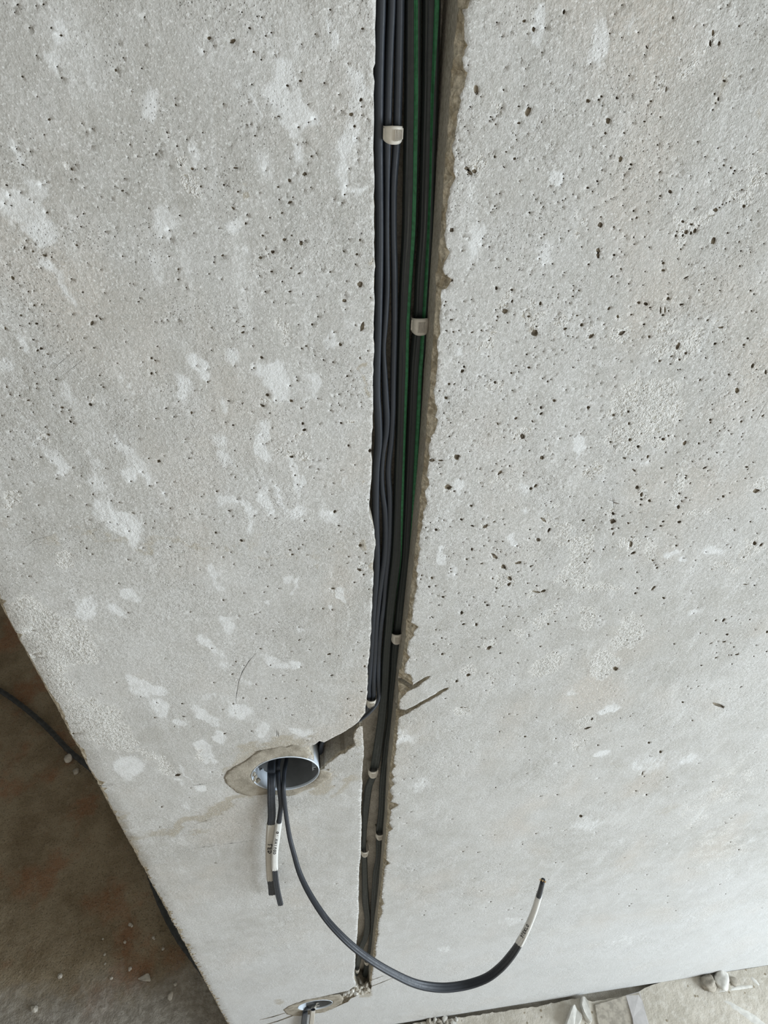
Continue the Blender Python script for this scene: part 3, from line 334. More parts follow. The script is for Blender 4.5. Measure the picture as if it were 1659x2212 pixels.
ROUGH = clean("50,1340,45,42,0,1 110,1400,55,60,0,1.1 170,1390,40,50,0,.9 115,1480,38,50,30,1 200,1560,60,45,20,1 150,1560,20,14,30,.8 250,1600,50,22,20,.9 330,1640,50,8,20,.9 365,1665,22,10,15,1.2 402,372,20,14,30,1.4 412,384,24,16,20,1.1 150,367,8,9,0,1.2 425,1632,8,10,0,1.2 "
"1030,362,24,20,-20,1.2 1067,255,11,15,0,1 1242,478,14,15,0,1.2 1090,660,14,24,25,1.4 1163,656,9,12,0,1.2 1155,700,17,20,0,1.2 1209,714,11,16,25,1.4 1042,735,27,13,-25,1.3 1277,727,8,7,0,1.1 619,724,14,14,0,1.5 737,911,11,11,0,1.3 625,987,13,9,0,1.4 655,985,24,14,0,.7 582,854,8,7,0,1.3 112,950,20,5,50,1.4 195,878,9,9,0,1.2 15,1073,18,16,0,1.3 8,1100,8,18,0,1.2 140,1200,15,12,0,1.2 176,1057,7,7,0,1.2 176,1078,6,5,0,1.2 82,1022,12,5,40,1 645,938,10,6,0,.9 668,940,6,6,0,1.3 777,1230,10,9,0,1.2 719,1271,9,5,0,1.1 "
"1500,475,42,16,-40,1.1 1480,505,18,12,0,1.3 1340,720,17,16,0,1.3 1440,690,35,16,-30,1 1482,742,34,32,0,1 1420,745,24,17,0,.8 1560,705,19,13,0,1.2 1394,885,70,62,-30,1 1350,960,38,26,0,1.1 1420,840,40,22,-30,.9 1283,1023,28,14,-20,1.3 1435,950,20,11,0,1 1465,1050,13,24,0,1.3 1637,1057,14,14,0,1.2 1505,1108,20,14,0,1.4 1535,1103,22,6,-15,1.2 1352,1185,19,16,0,1.4 1398,1187,14,11,0,1.4 1252,1205,25,40,0,1.1 1310,1114,16,8,0,1.2 1295,1262,30,11,0,1.3 1333,1268,15,9,0,1.2 1368,1352,21,28,0,1.3 1343,1385,25,13,-10,1.2 1275,1330,16,20,0,1 1575,1225,16,11,0,1.2 1620,1185,20,14,0,1 1543,1232,12,6,-40,1 1383,1072,8,12,0,1.3 "
"1093,1256,18,12,-20,1.4 1164,1276,16,5,0,1.5 1047,1400,13,7,0,1.4 1113,1364,15,9,-25,1.3 1235,1250,30,20,0,1 1189,1325,32,9,-38,1.1 1184,1432,35,18,-20,1 1014,1453,15,10,-20,1.2 997,1542,20,10,0,1.3 1055,1476,3,24,15,1.4 1270,1342,12,18,0,1.1 1300,1435,25,30,0,1.1 1254,1605,14,14,0,1.3 1264,1560,20,9,-30,.9 1545,90,40,14,-55,.9 1500,130,20,26,20,.8 1445,165,10,20,20,.9 1640,355,20,18,0,1 1600,395,30,14,-20,.9 986,987,7,7,0,1.4 968,1052,8,7,0,1.5 1076,1022,9,6,-40,1.3 1047,1030,18,10,-20,.8 1130,945,9,8,0,1.2 1125,965,20,16,0,.7 1170,990,8,6,0,1.1 999,878,8,8,0,1.2 1070,825,10,8,0,1.1 1048,1135,9,8,-20,1.3 1175,1130,12,6,30,1.3 1190,1148,10,8,-50,1.3 1215,1150,22,8,-40,1.1 1215,1170,20,14,30,1 1270,880,10,9,0,1.1 1200,1090,10,6,0,1.2 1068,1202,10,6,30,1.2 1580,1690,70,60,-30,.38 1500,1760,60,40,-25,.35 1560,1830,90,60,-20,.36")
STAIN = clean("330,1166,330,8,2,.5 620,1195,180,8,2,.4 600,1612,85,14,-8,.9 530,1640,60,16,-35,.7 640,1620,40,10,0,.8 740,1700,50,8,-35,.6 700,1695,40,10,-35,.9 500,1733,55,8,-28,1.1 460,1752,36,12,-25,.9 395,1780,50,9,-20,.9 430,1800,40,6,-15,.5 350,1795,40,9,-15,.6 285,1817,26,10,60,.7 310,1860,14,20,-30,.8 262,1770,14,20,-30,.8 "
"535,435,14,6,0,.9 798,20,9,26,0,.6 800,170,9,26,0,.9 802,235,5,20,0,.7 803,540,4,30,0,.8 798,800,6,20,0,.9 802,850,4,20,0,.8 790,980,5,10,0,.8 792,1030,6,12,0,.8 800,1170,6,22,0,.9 800,1225,6,14,0,.9 788,1440,6,6,0,.8 870,1570,14,14,0,.35 785,1545,8,10,0,.5 862,1590,5,14,0,.6 776,1600,8,20,0,.5 778,1640,5,12,0,.5 1150,715,14,10,0,.6 975,604,8,10,0,.6 1540,200,20,16,0,.45 1640,240,14,10,0,.5 860,1900,10,4,0,.3 1440,1750,30,14,-30,.4 1330,1650,20,8,-20,.4 1415,1760,14,10,0,.4 960,2190,90,10,-9,.35 1150,2160,90,9,-9,.3 650,1760,20,8,-20,.35 600,2165,12,6,0,.5 790,2150,14,6,0,.9 745,2152,30,7,-20,.8")
# thin cuts and scratches: polyline, half width px, depth mm
LINES = [([(383,1838),(440,1829),(500,1821),(560,1814)], .7, .9), ([(406,1699),(432,1694),(459,1690)], .7, .7), ([(418,1781),(445,1772),(466,1766)], .8, .8),
 ([(207,1702),(222,1698),(240,1696)], 1.0, 1.5), ([(802,2117),(815,2113),(828,2108)], .8, 5), ([(800,2132),(825,2122),(849,2113)], .8, 5),
 ([(560,2204),(590,2196),(619,2187)], 1.2, 5), ([(560,2218),(600,2206),(634,2193),(655,2187)], 1.4, 6),
 ([(552,1413),(537,1430),(523,1452),(515,1475),(511,1500),(509,1523)], .9, .6), ([(1658,866),(1645,890),(1632,915)], .8, .8),
 ([(1323,1068),(1325,1086),(1327,1105)], .5, .4), ([(1310,1080),(1345,1090),(1380,1104)], .4, .4), ([(187,770),(160,792),(131,813)], .5, .4),
 ([(240,725),(215,745)], .5, .4), ([(227,783),(238,778)], .8, .7), ([(104,810),(130,783),(158,762)], .5, .4),
 ([(597,1574),(598,1586),(596,1597)], 1.0, .8), ([(600,1576),(601,1587),(600,1598)], .9, .8), ([(603,1583),(603,1597)], .8, .7),
 ([(678,1590),(670,1601)], .8, .8), ([(680,1593),(684,1604)], .8, .8), ([(706,1586),(701,1594)], .7, .6), ([(200,903),(160,933)], .5, .4),
 ([(1400,590),(1460,609)], .5, .4), ([(1283,648),(1283,690)], .4, .4), ([(138,1563),(150,1562),(160,1565)], .9, 1.2), ([(340,1497),(356,1497)], .6, .5),
 ([(1255,1735),(1272,1712)], .7, .5), ([(45,1190),(75,1165),(120,1152)], .5, .4)]

# ---------------------------------------------------------------- wall geometry
def vnoise(x, z, s, seed=0):
    g = np.random.default_rng(seed).random((257, 257))
    u, v = x * s + 31.7, z * s + 17.3
    i, j = np.floor(u).astype(int), np.floor(v).astype(int); fu, fv = u - i, v - j
    fu = fu * fu * (3 - 2 * fu); fv = fv * fv * (3 - 2 * fv); i %= 256; j %= 256
    return (g[i, j] * (1 - fu) + g[i + 1, j] * fu) * (1 - fv) + (g[i, j + 1] * (1 - fu) + g[i + 1, j + 1] * fu) * fv

XL, XR, ZT = -0.226, 1.9, 2.65
gl = [onw(*p) for p in G_LEFT]; gr = [onw(*p) for p in G_RIGHT]
gl = [(p.x, p.z) for p in gl]; gr = [(p.x, p.z) for p in gr]
def jitter(poly, amp=.0004, step=.004):
    out = []
    for a, b in zip(poly, poly[1:]):
        d = math.dist(a, b); n = max(1, int(d / step))
        for k in range(n):
            f = k / n; j = amp if k else 0
            out.append((a[0] + (b[0] - a[0]) * f + random.uniform(-j, j), a[1] + (b[1] - a[1]) * f + random.uniform(-j, j)))
    out.append(poly[-1]); return out
glj = jitter(gl, .00035); grj = jitter(gr, .0008, .003)
top_l = [(gl[0][0] + random.uniform(-.0006, .0004), z) for z in np.arange(ZT + .05, gl[0][1] + .006, -.012)]
top_r = [(gr[-1][0] + random.uniform(-.003, .001), z) for z in np.arange(gr[-1][1] + .006, ZT + .05, .008)]
groove = top_l + glj + grj + top_r

# saw-cut line hidden behind the chipped right edge
zz = np.array([p[1] for p in grj + top_r]); xx = np.array([p[0] for p in grj + top_r])
zs = np.arange(0.4, ZT + .1, .01)
env = []
for z in zs:
    m = np.abs(zz - z) < .03
    env.append(xx[m].min() if m.any() else np.nan)
env = np.array(env); ok = ~np.isnan(env); env = np.interp(zs, zs[ok], env[ok])
env = np.convolve(np.pad(env, 6, 'edge'), np.ones(13) / 13, 'valid') - .0012
def cutx(z): return np.interp(z, zs, env)

def ell(cx, cy, rx, ry, ang):
    """ellipse drawn in the photo -> centre and two half axes on the wall"""
    c = onw(cx, cy); a = math.radians(ang)
    u = onw(cx + rx * math.cos(a), cy + rx * math.sin(a)) - c; v = onw(cx - ry * math.sin(a), cy + ry * math.cos(a)) - c
    return np.array([c.x, c.z]), np.array([u.x, u.z]), np.array([v.x, v.z])

bigs, bigdepth = [groove], [.036]
bigs.append([(onw(*p).x, onw(*p).z) for p in BRANCH2]); bigdepth.append(.007)
for pl, d in SLOTS:
    bigs.append(jitter([(onw(*p).x, onw(*p).z) for p in pl + pl[:1]], .0004, .003)[:-1]); bigdepth.append(d)
BOX1 = onw(617, 1670); BOX2 = onw(681, 2170)
BR = .036
for c in (BOX1, BOX2):
    bigs.append([(c.x + (BR + .0012) * math.cos(t), c.z + (BR + .0012) * math.sin(t)) for t in np.linspace(0, 2 * math.pi, 49)[:-1]]); bigdepth.append(.0)
NBIG = len(bigs)

pits = []            # polygon, centre, depth
def add_pit(c, u, v, dep, n=8):
    ph = random.uniform(0, 6.28); pts = []
    for k in range(n):
        t = ph + 2 * math.pi * k / n; r = random.uniform(.72, 1.22)
        p = c + u * (math.cos(t) * r) + v * (math.sin(t) * r); pts.append((float(p[0]), float(p[1])))
    # keep them anticlockwise
    ar = sum(pts[i][0] * pts[(i + 1) % n][1] - pts[(i + 1) % n][0] * pts[i][1] for i in range(n))
    if ar < 0: pts.reverse()
    pits.append((pts, (float(c[0]), float(c[1])), dep))
done = []
for (ox, oy, s), txt in PITS:
    for q in txt.split():
        f = [float(k) for k in q.split(',')]
        if len(f) == 3: f += [f[2], 0]
        px, py = ox + f[0] / s, oy + f[1] / s
        if any(abs(px - a) < 3 and abs(py - b) < 3 for a, b in done): continue
        done.append((px, py))
        rx, ry = f[2] / s, f[3] / s
        c, u, v = ell(px, py, rx * .95, ry * .95, f[4])
        r = min(np.linalg.norm(u), np.linalg.norm(v))
        big = rx * ry > 22
        if px > 800 and px < 1010 and (onw(px, py).x < cutx(onw(px, py).z) + .004): continue
        add_pit(c, u, v, min(.0045, max(.0009, r * (0.75 if big else 1.5))), 12 if big else 8)
# the countless small pores between them
tries = 0
while tries < 4300:
    tries += 1
    px, py = random.uniform(2, 1655), random.uniform(2, 2000)
    if px > 860 + (0 if py > 300 else 100): dens = .25 + .75 * math.exp(-((py - 900) / 480) ** 2)
    elif px < 800: dens = .05 + .14 * math.exp(-((py - 1050) / 420) ** 2)
    else: continue
    if py < 300: dens *= .5
    if random.random() > dens: continue
    rr = random.choice((.8, .9, 1.0, 1.1, 1.3, 1.6, 2.1)) * (1 if py < 1400 else .75)
    if px < 10 + max(0, (py - 1310)) * .56: continue
    c, u, v = ell(px, py, rr, rr * random.uniform(.5, .9), random.uniform(-40, 30))
    if px < 1020 and (c[0] > .035 and c[0] < cutx(c[1]) + .004): continue
    add_pit(c, u, v, max(.0006, np.linalg.norm(u) * 1.8), 6)
LINEMAT = {}
for pl, hw, dep in LINES:
    hw = hw * (.9 if dep >= 5 else .7)
    a = [np.array(p, float) for p in pl]; up, dn = [], []
    for i, p in enumerate(a):
        t = a[min(i + 1, len(a) - 1)] - a[max(i - 1, 0)]; t /= np.linalg.norm(t); nn = np.array([-t[1], t[0]])
        w_ = hw * (.35 if i in (0, len(a) - 1) else random.uniform(.8, 1.2))
        up.append(p + nn * w_); dn.append(p - nn * w_)
    for i in range(len(a) - 1):
        q = [up[i], up[i + 1], dn[i + 1], dn[i]]
        pts = [(onw(*p).x, onw(*p).z) for p in q]
        n = 4; ar = sum(pts[k][0] * pts[(k + 1) % n][1] - pts[(k + 1) % n][0] * pts[k][1] for k in range(n))
        if ar < 0: pts.reverse()
        cc = (sum(p[0] for p in pts) / 4, sum(p[1] for p in pts) / 4)
        pits.append((pts, cc, dep / 1000)); LINEMAT[len(pits) - 1] = 1 if dep >= 5 else 0

# outline of the wall face; left edge broken by chips
le = []
z = 0.0
while z < ZT:
    n1 = .5 + .5 * math.sin(z * 61 + 2 * math.sin(z * 23)); k = random.random()
    wv = .0018 + .0042 * n1 * (0.35 + 0.65 * random.random()) + (.0035 if k > .93 else 0)
    if z < .95 and random.random() < .35: wv += random.uniform(.002, .007)
    le.append((XL + wv, z)); z += random.uniform(.002, .0055)
le.append((XL + .002, ZT))
outline = le[::-1] + [(x, 0.0) for x in np.arange(-.2, XR, .02)] + [(XR, 0.0), (XR, ZT)]

pts2 = []
def grid(x0, x1, z0, z1, s, cond):
    nz = int((z1 - z0) / (s * .87)); 
    for j in range(nz + 1):
        z = z0 + j * s * .87; off = (j % 2) * s * .5
        for i in range(int((x1 - x0) / s) + 1):
            x = x0 + off + i * s
            if cond(x, z): pts2.append((x + random.uniform(-.2, .2) * s, z + random.uniform(-.2, .2) * s))
vis = lambda x, z: x < .27 + (1.95 - z) * .46
inx = lambda x, z: x > XL + .0165 and x < XR - .004 and .004 < z < ZT - .004
grid(XL, .6, 1.25, 2.0, .0030, lambda x, z: inx(x, z) and vis(x, z))
grid(XL, 1.3, 0.0, 1.25, .0050, lambda x, z: inx(x, z) and vis(x, z))
grid(XL, XR, 0.0, 2.0, .05, lambda x, z: inx(x, z) and not vis(x, z))
grid(XL, XR, 2.0, ZT, .05, inx)

V2, FC = [], []
def addpoly(p):
    b = len(V2); V2.extend(p); FC.append(list(range(b, b + len(p))))
def ccw(p):
    ar = sum(p[i][0] * p[(i + 1) % len(p)][1] - p[(i + 1) % len(p)][0] * p[i][1] for i in range(len(p)))
    return p if ar > 0 else p[::-1]
addpoly(ccw(outline))
for b in bigs: addpoly(ccw(b))
for p, c, d in pits: addpoly(p)
V2.extend(pts2)
vo, eo, fo, ov, oe, of = delaunay_2d_cdt([Vector(p) for p in V2], [], FC, 0, 1e-6)
P = np.array([(v[0], v[1]) for v in vo])
NV = len(P)
print('cdt', len(V2), NV, len(fo))
reg = []            # -1 outside, 0 wall, 1.. big, pits after
for f, src in zip(fo, of):
    if 0 not in src: reg.append(-1)
    else:
        s = [k for k in src if k > 0]
        if not s: reg.append(0)
        else:
            bx = [k for k in s if k in (NBIG - 1, NBIG)]
            bg = [k for k in s if k <= NBIG]
            reg.append(bx[0] if bx else (min(bg) if bg else min(s)))
# attributes on the wall face
def blobs(lst, soft=1.0, amp=None, edge=.7):
    a = np.zeros(NV)
    sz = 1 if amp is None else amp
    Q = P + sz * np.stack([.010 * (vnoise(P[:, 0], P[:, 1], 55, 11) - .5) + .005 * (vnoise(P[:, 0], P[:, 1], 150, 12) - .5), .016 * (vnoise(P[:, 0], P[:, 1], 50, 13) - .5) + .012 * (vnoise(P[:, 0], P[:, 1], 190, 14) - .5)], 1)
    for cx, cy, rx, ry, ang, st in lst:
        if soft != 1: rx, ry = rx * soft, ry * soft
        c, u, v = ell(cx, cy, rx, ry, ang)
        Mi = np.linalg.inv(np.array([[u[0], v[0]], [u[1], v[1]]]))
        d = (Q - c) @ Mi.T; r = np.sqrt((d ** 2).sum(1))
        a = np.maximum(a, st * np.clip((1.0 + edge / 2 - r) / edge, 0, 1))
    return a
A_p, A_r, A_s = blobs(PATCH, 1.12, .8, 1.1), blobs(ROUGH, 1.0, 1.0, .9), blobs(STAIN, 1.0, 1.3, 1.2)
Y = -(.0012 * (vnoise(P[:, 0], P[:, 1], 9, 1) - .5) + .0006 * (vnoise(P[:, 0], P[:, 1], 40, 2) - .5) + .00028 * (vnoise(P[:, 0], P[:, 1], 120, 3) - .5))
Y -= np.clip(A_r, 0, 1) * (.0011 * (vnoise(P[:, 0], P[:, 1], 170, 4) - .5) + .0010 * (vnoise(P[:, 0], P[:, 1], 70, 5) - .62))
VV = [(P[i, 0], Y[i], P[i, 1]) for i in range(NV)]
ap, ar_, as_, asp = list(A_p), list(A_r), list(A_s), [0.0] * NV
FF, FM = [], []
def nv(x, y, z, sp=0.0):
    VV.append((x, y, z)); ap.append(0); ar_.append(0); as_.append(0); asp.append(sp); return len(VV) - 1
edge_face = {}
for k, f in enumerate(fo):
    for i in range(3): edge_face[(f[i], f[(i + 1) % 3])] = k
def depth_of(r): return bigdepth[r - 1]
capd = {}
for k, f in enumerate(fo):
    r = reg[k]
    if 0 < r <= NBIG and depth_of(r) > 0:
        for v in f: capd[v] = max(capd.get(v, 0), depth_of(r))
rowc = {}
def rows(v, r):
    """vertex rows from the face down into a recess"""
    if v in rowc: return rowc[v]
    x, z = P[v]; d = capd.get(v, .034)
    cx_ = x
    if r == 1 and x > .055:
        c0 = float(cutx(z)); cx_ = min(x, c0)
        if x - c0 > .016: cx_ = x - .002
    chip = abs(x - cx_)
    if r in (1, 2) or chip > 0:
        y1 = .0012 + chip * .85 + random.uniform(0, .0012)
        if d < .01: y1 = .002
        cx2 = cx_ + (random.uniform(-.0003, .0003) if r == 1 else 0)
        a = nv(cx2, y1, z, 1.0); b = nv(cx_, min(y1 + .0025, d * .8), z, 0.0); c = nv(cx_, d, z, 0.0)
    else:
        a = nv(x, .001, z, .8); b = nv(x, d * .5, z, 0.0); c = nv(x, d, z, 0.0)
    asp[v] = 1.0
    rowc[v] = (a, b, c); return rowc[v]
capv = {}
def capvert(v):
    if v in rowc: return rowc[v][2]
    if v not in capv:
        x, z = P[v]; d = capd.get(v, .03)
        if x > .055 and z > .45: x = min(x, float(cutx(z)) - .0002) if x - float(cutx(z)) < .016 else x
        capv[v] = nv(x, d + random.uniform(-.0006, .0006), z, .0)
    return capv[v]
pitrow = {}
for k, f in enumerate(fo):
    r = reg[k]
    if r == 0: FF.append(tuple(f)); FM.append(0); continue
    if r == -1: continue
    for i in range(3):
        a, b = f[i], f[(i + 1) % 3]
        o = edge_face.get((b, a)); ro = reg[o] if o is not None else -1
        if r <= NBIG:
            if ro == 0 or ro > NBIG:
                ra, rb = rows(a, r), rows(b, r)
                for q in ((a, b, rb[0], ra[0]), (ra[0], rb[0], rb[1], ra[1]), (ra[1], rb[1], rb[2], ra[2])): FF.append(q); FM.append(1)
        elif ro == 0:
            pl, cc, dep = pits[r - NBIG - 1]
            def pr(v):
                key = (v, r)
                if key not in pitrow:
                    x, z = P[v]; q = .30
                    pitrow[key] = nv(x + (cc[0] - x) * q, Y[v] + dep * .8, z + (cc[1] - z) * q)
                return pitrow[key]
            if ('c', r) not in pitrow: pitrow[('c', r)] = nv(cc[0], dep, cc[1])
            mt_ = LINEMAT.get(r - NBIG - 1, 2); FF.append((a, b, pr(b), pr(a))); FM.append(mt_); FF.append((pr(a), pr(b), pitrow[('c', r)])); FM.append(mt_)
for k, f in enumerate(fo):
    r = reg[k]
    if 0 < r <= NBIG and depth_of(r) > 0:
        FF.append(tuple(capvert(v) for v in f)); FM.append(3 if r == 2 else 1)
# chamfered, broken left arris and the end face, then the other outer sides
lrow = {}
def lr(v):
    if v not in lrow:
        x, z = P[v]; wv = x - XL
        lrow[v] = (nv(XL + random.uniform(0, .0006), wv * .32 + .0008, z, 1.0), nv(XL, .14, z, 0.3)); asp[v] = 1
    return lrow[v]
for k, f in enumerate(fo):
    if reg[k] != 0: continue
    for i in range(3):
        a, b = f[i], f[(i + 1) % 3]
        o = edge_face.get((b, a))
        if (o is None or reg[o] == -1) and P[a][0] < XL + .022 and P[b][0] < XL + .022 and abs(P[a][1] - P[b][1]) > 1e-5:
            ra, rb = lr(a), lr(b)
            FF.append((b, a, ra[0], rb[0])); FM.append(1); FF.append((rb[0], ra[0], ra[1], rb[1])); FM.append(1)
b0, b1, b2, b3 = nv(XL, .14, 0), nv(XR, .14, 0), nv(XR, .14, ZT), nv(XL, .14, ZT)
f0, f1, f2, f3 = nv(XL + .003, 0, 0), nv(XR, 0, 0), nv(XR, 0, ZT), nv(XL + .003, 0, ZT)
for q in ((b1, b0, b3, b2), (f1, b1, b2, f2), (b0, b1, f1, f0), (f3, f2, b2, b3)): FF.append(q); FM.append(0)
me = bpy.data.meshes.new('wall_front'); me.from_pydata(VV, [], FF)
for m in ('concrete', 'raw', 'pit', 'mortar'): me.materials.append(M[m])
me.polygons.foreach_set('material_index', FM)
me.polygons.foreach_set('use_smooth', [m == 0 for m in FM])
for nm, data in (('patch', ap), ('rough', ar_), ('stain', as_), ('spall', asp)):
    at = me.attributes.new(nm, 'FLOAT', 'POINT'); at.data.foreach_set('value', np.array(data, dtype=np.float32))
me.update()
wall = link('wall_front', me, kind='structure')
print('wall tris', len(FF))

# ---------------------------------------------------------------- room around the wall
def box(name, x0, x1, y0, y1, z0, z1, mat, **kw):
    V = [(x, y, z) for z in (z0, z1) for y in (y0, y1) for x in (x0, x1)]
    return link(name, mesh(name, V, [(0, 2, 3, 1), (4, 5, 7, 6), (0, 1, 5, 4), (1, 3, 7, 5), (3, 2, 6, 7), (2, 0, 4, 6)], False), mat, **kw)
box('unseen_ceiling', -3.2, 3.0, -3.6, 3.6, 2.65, 2.8, M['concrete'], kind='structure')  # out of view, added to hold back light from overhead
box('unseen_wall_back', -3.2, 3.0, 3.4, 3.6, -.03, 2.65, M['concrete'], kind='structure')  # out of view, added to keep the brown floor beyond dark
box('unseen_wall_left', -3.2, -3.0, -3.6, 3.4, -.03, 2.65, M['concrete'], kind='structure')  # likewise unseen, closes off the far side for darkness
box('floor', -3.2, 3.0, -3.6, 3.6, -.12, -.014, M['raw'], kind='structure')

def gap(x):
    """width of the open joint between screed and wall"""
    g = np.interp(x, [-.3, .20, .26, .50, .56, .60, .63, .74, .79, .82], [.001, .004, .006, .009, .006, .005, .017, .015, .003, .0])
    return g
def sheet(name, xs, ys_of, mat, hfun, **kw):
    """relief mesh: for each x a row of y stations, closed by a skirt down to the slab below"""
    V, Fc, n = [], [], None
    for x in xs:
        ys = ys_of(x); n = len(ys)
        for y in ys: V.append((x, y, hfun(x, y)))
    for i in range(len(xs) - 1):
        for j in range(n - 1):
            a = i * n + j; Fc.append((a, a + n, a + n + 1, a + 1))
    m = len(V)
    ring = [i * n for i in range(len(xs))] + [(len(xs) - 1) * n + j for j in range(1, n)] + [i * n + n - 1 for i in range(len(xs) - 2, -1, -1)] + [j for j in range(n - 2, 0, -1)]
    for v in ring: V.append(V[v])
    for v in ring: V.append((V[v][0], V[v][1], -.016))
    for k in range(len(ring)):
        q = len(ring); Fc.append((m + (k + 1) % q, m + k, m + q + k, m + q + (k + 1) % q))
    return link(name, mesh(name, V, Fc), mat, **kw)
def fz(x, y, a=.0022):
    return a * (noise.noise(Vector((x * 9, y * 9, 1))) + .6 * noise.noise(Vector((x * 33, y * 33, 4))) + .35 * noise.noise(Vector((x * 90, y * 90, 7))))
xs = np.concatenate([np.arange(-3.0, -.3, .12), np.arange(-.3, .15, .02), np.arange(.15, 1.35, .006), np.arange(1.36, 2.9, .1)])
def ysr(x):
    j = .0025 * noise.noise(Vector((x * 60, 3, 1))) + .0015 * noise.noise(Vector((x * 200, 3, 1)))
    e = -.0004 - max(0, float(gap(x)) + (j if gap(x) > .003 else 0))
    return np.concatenate([np.linspace(-3.6, -.5, 12), np.linspace(-.46, -.16, 12), np.linspace(-.15, e, 30)])
xr = [x for x in xs if x >= -.232]
sheet('floor', xr, ysr, M['floor'], lambda x, y: fz(x, y, .0022 if y > -.5 else .001), kind='structure')
# left of the wall end the screed turns brown and rusty towards the next room
xl = list(np.arange(-3.0, -1.7, .1)) + list(np.arange(-1.7, -.232, .014)) + [-.2325]
sheet('floor', xl, lambda x: np.concatenate([np.linspace(-3.6, -.2, 16), np.linspace(-.15, .12, 20)]), M['brown'], lambda x, y: fz(x, y, .0030 if y > -.2 else .001), kind='structure')
xb = list(np.arange(-3.0, -1.7, .1)) + list(np.arange(-1.7, .1, .016)) + list(np.arange(.2, 2.9, .3))
sheet('floor', xb, lambda x: np.concatenate([np.linspace(.12 if x < -.24 else .145, 1.9, 110), np.linspace(1.95, 3.4, 8)]), M['brown'], lambda x, y: fz(x, y, .0030), kind='structure')

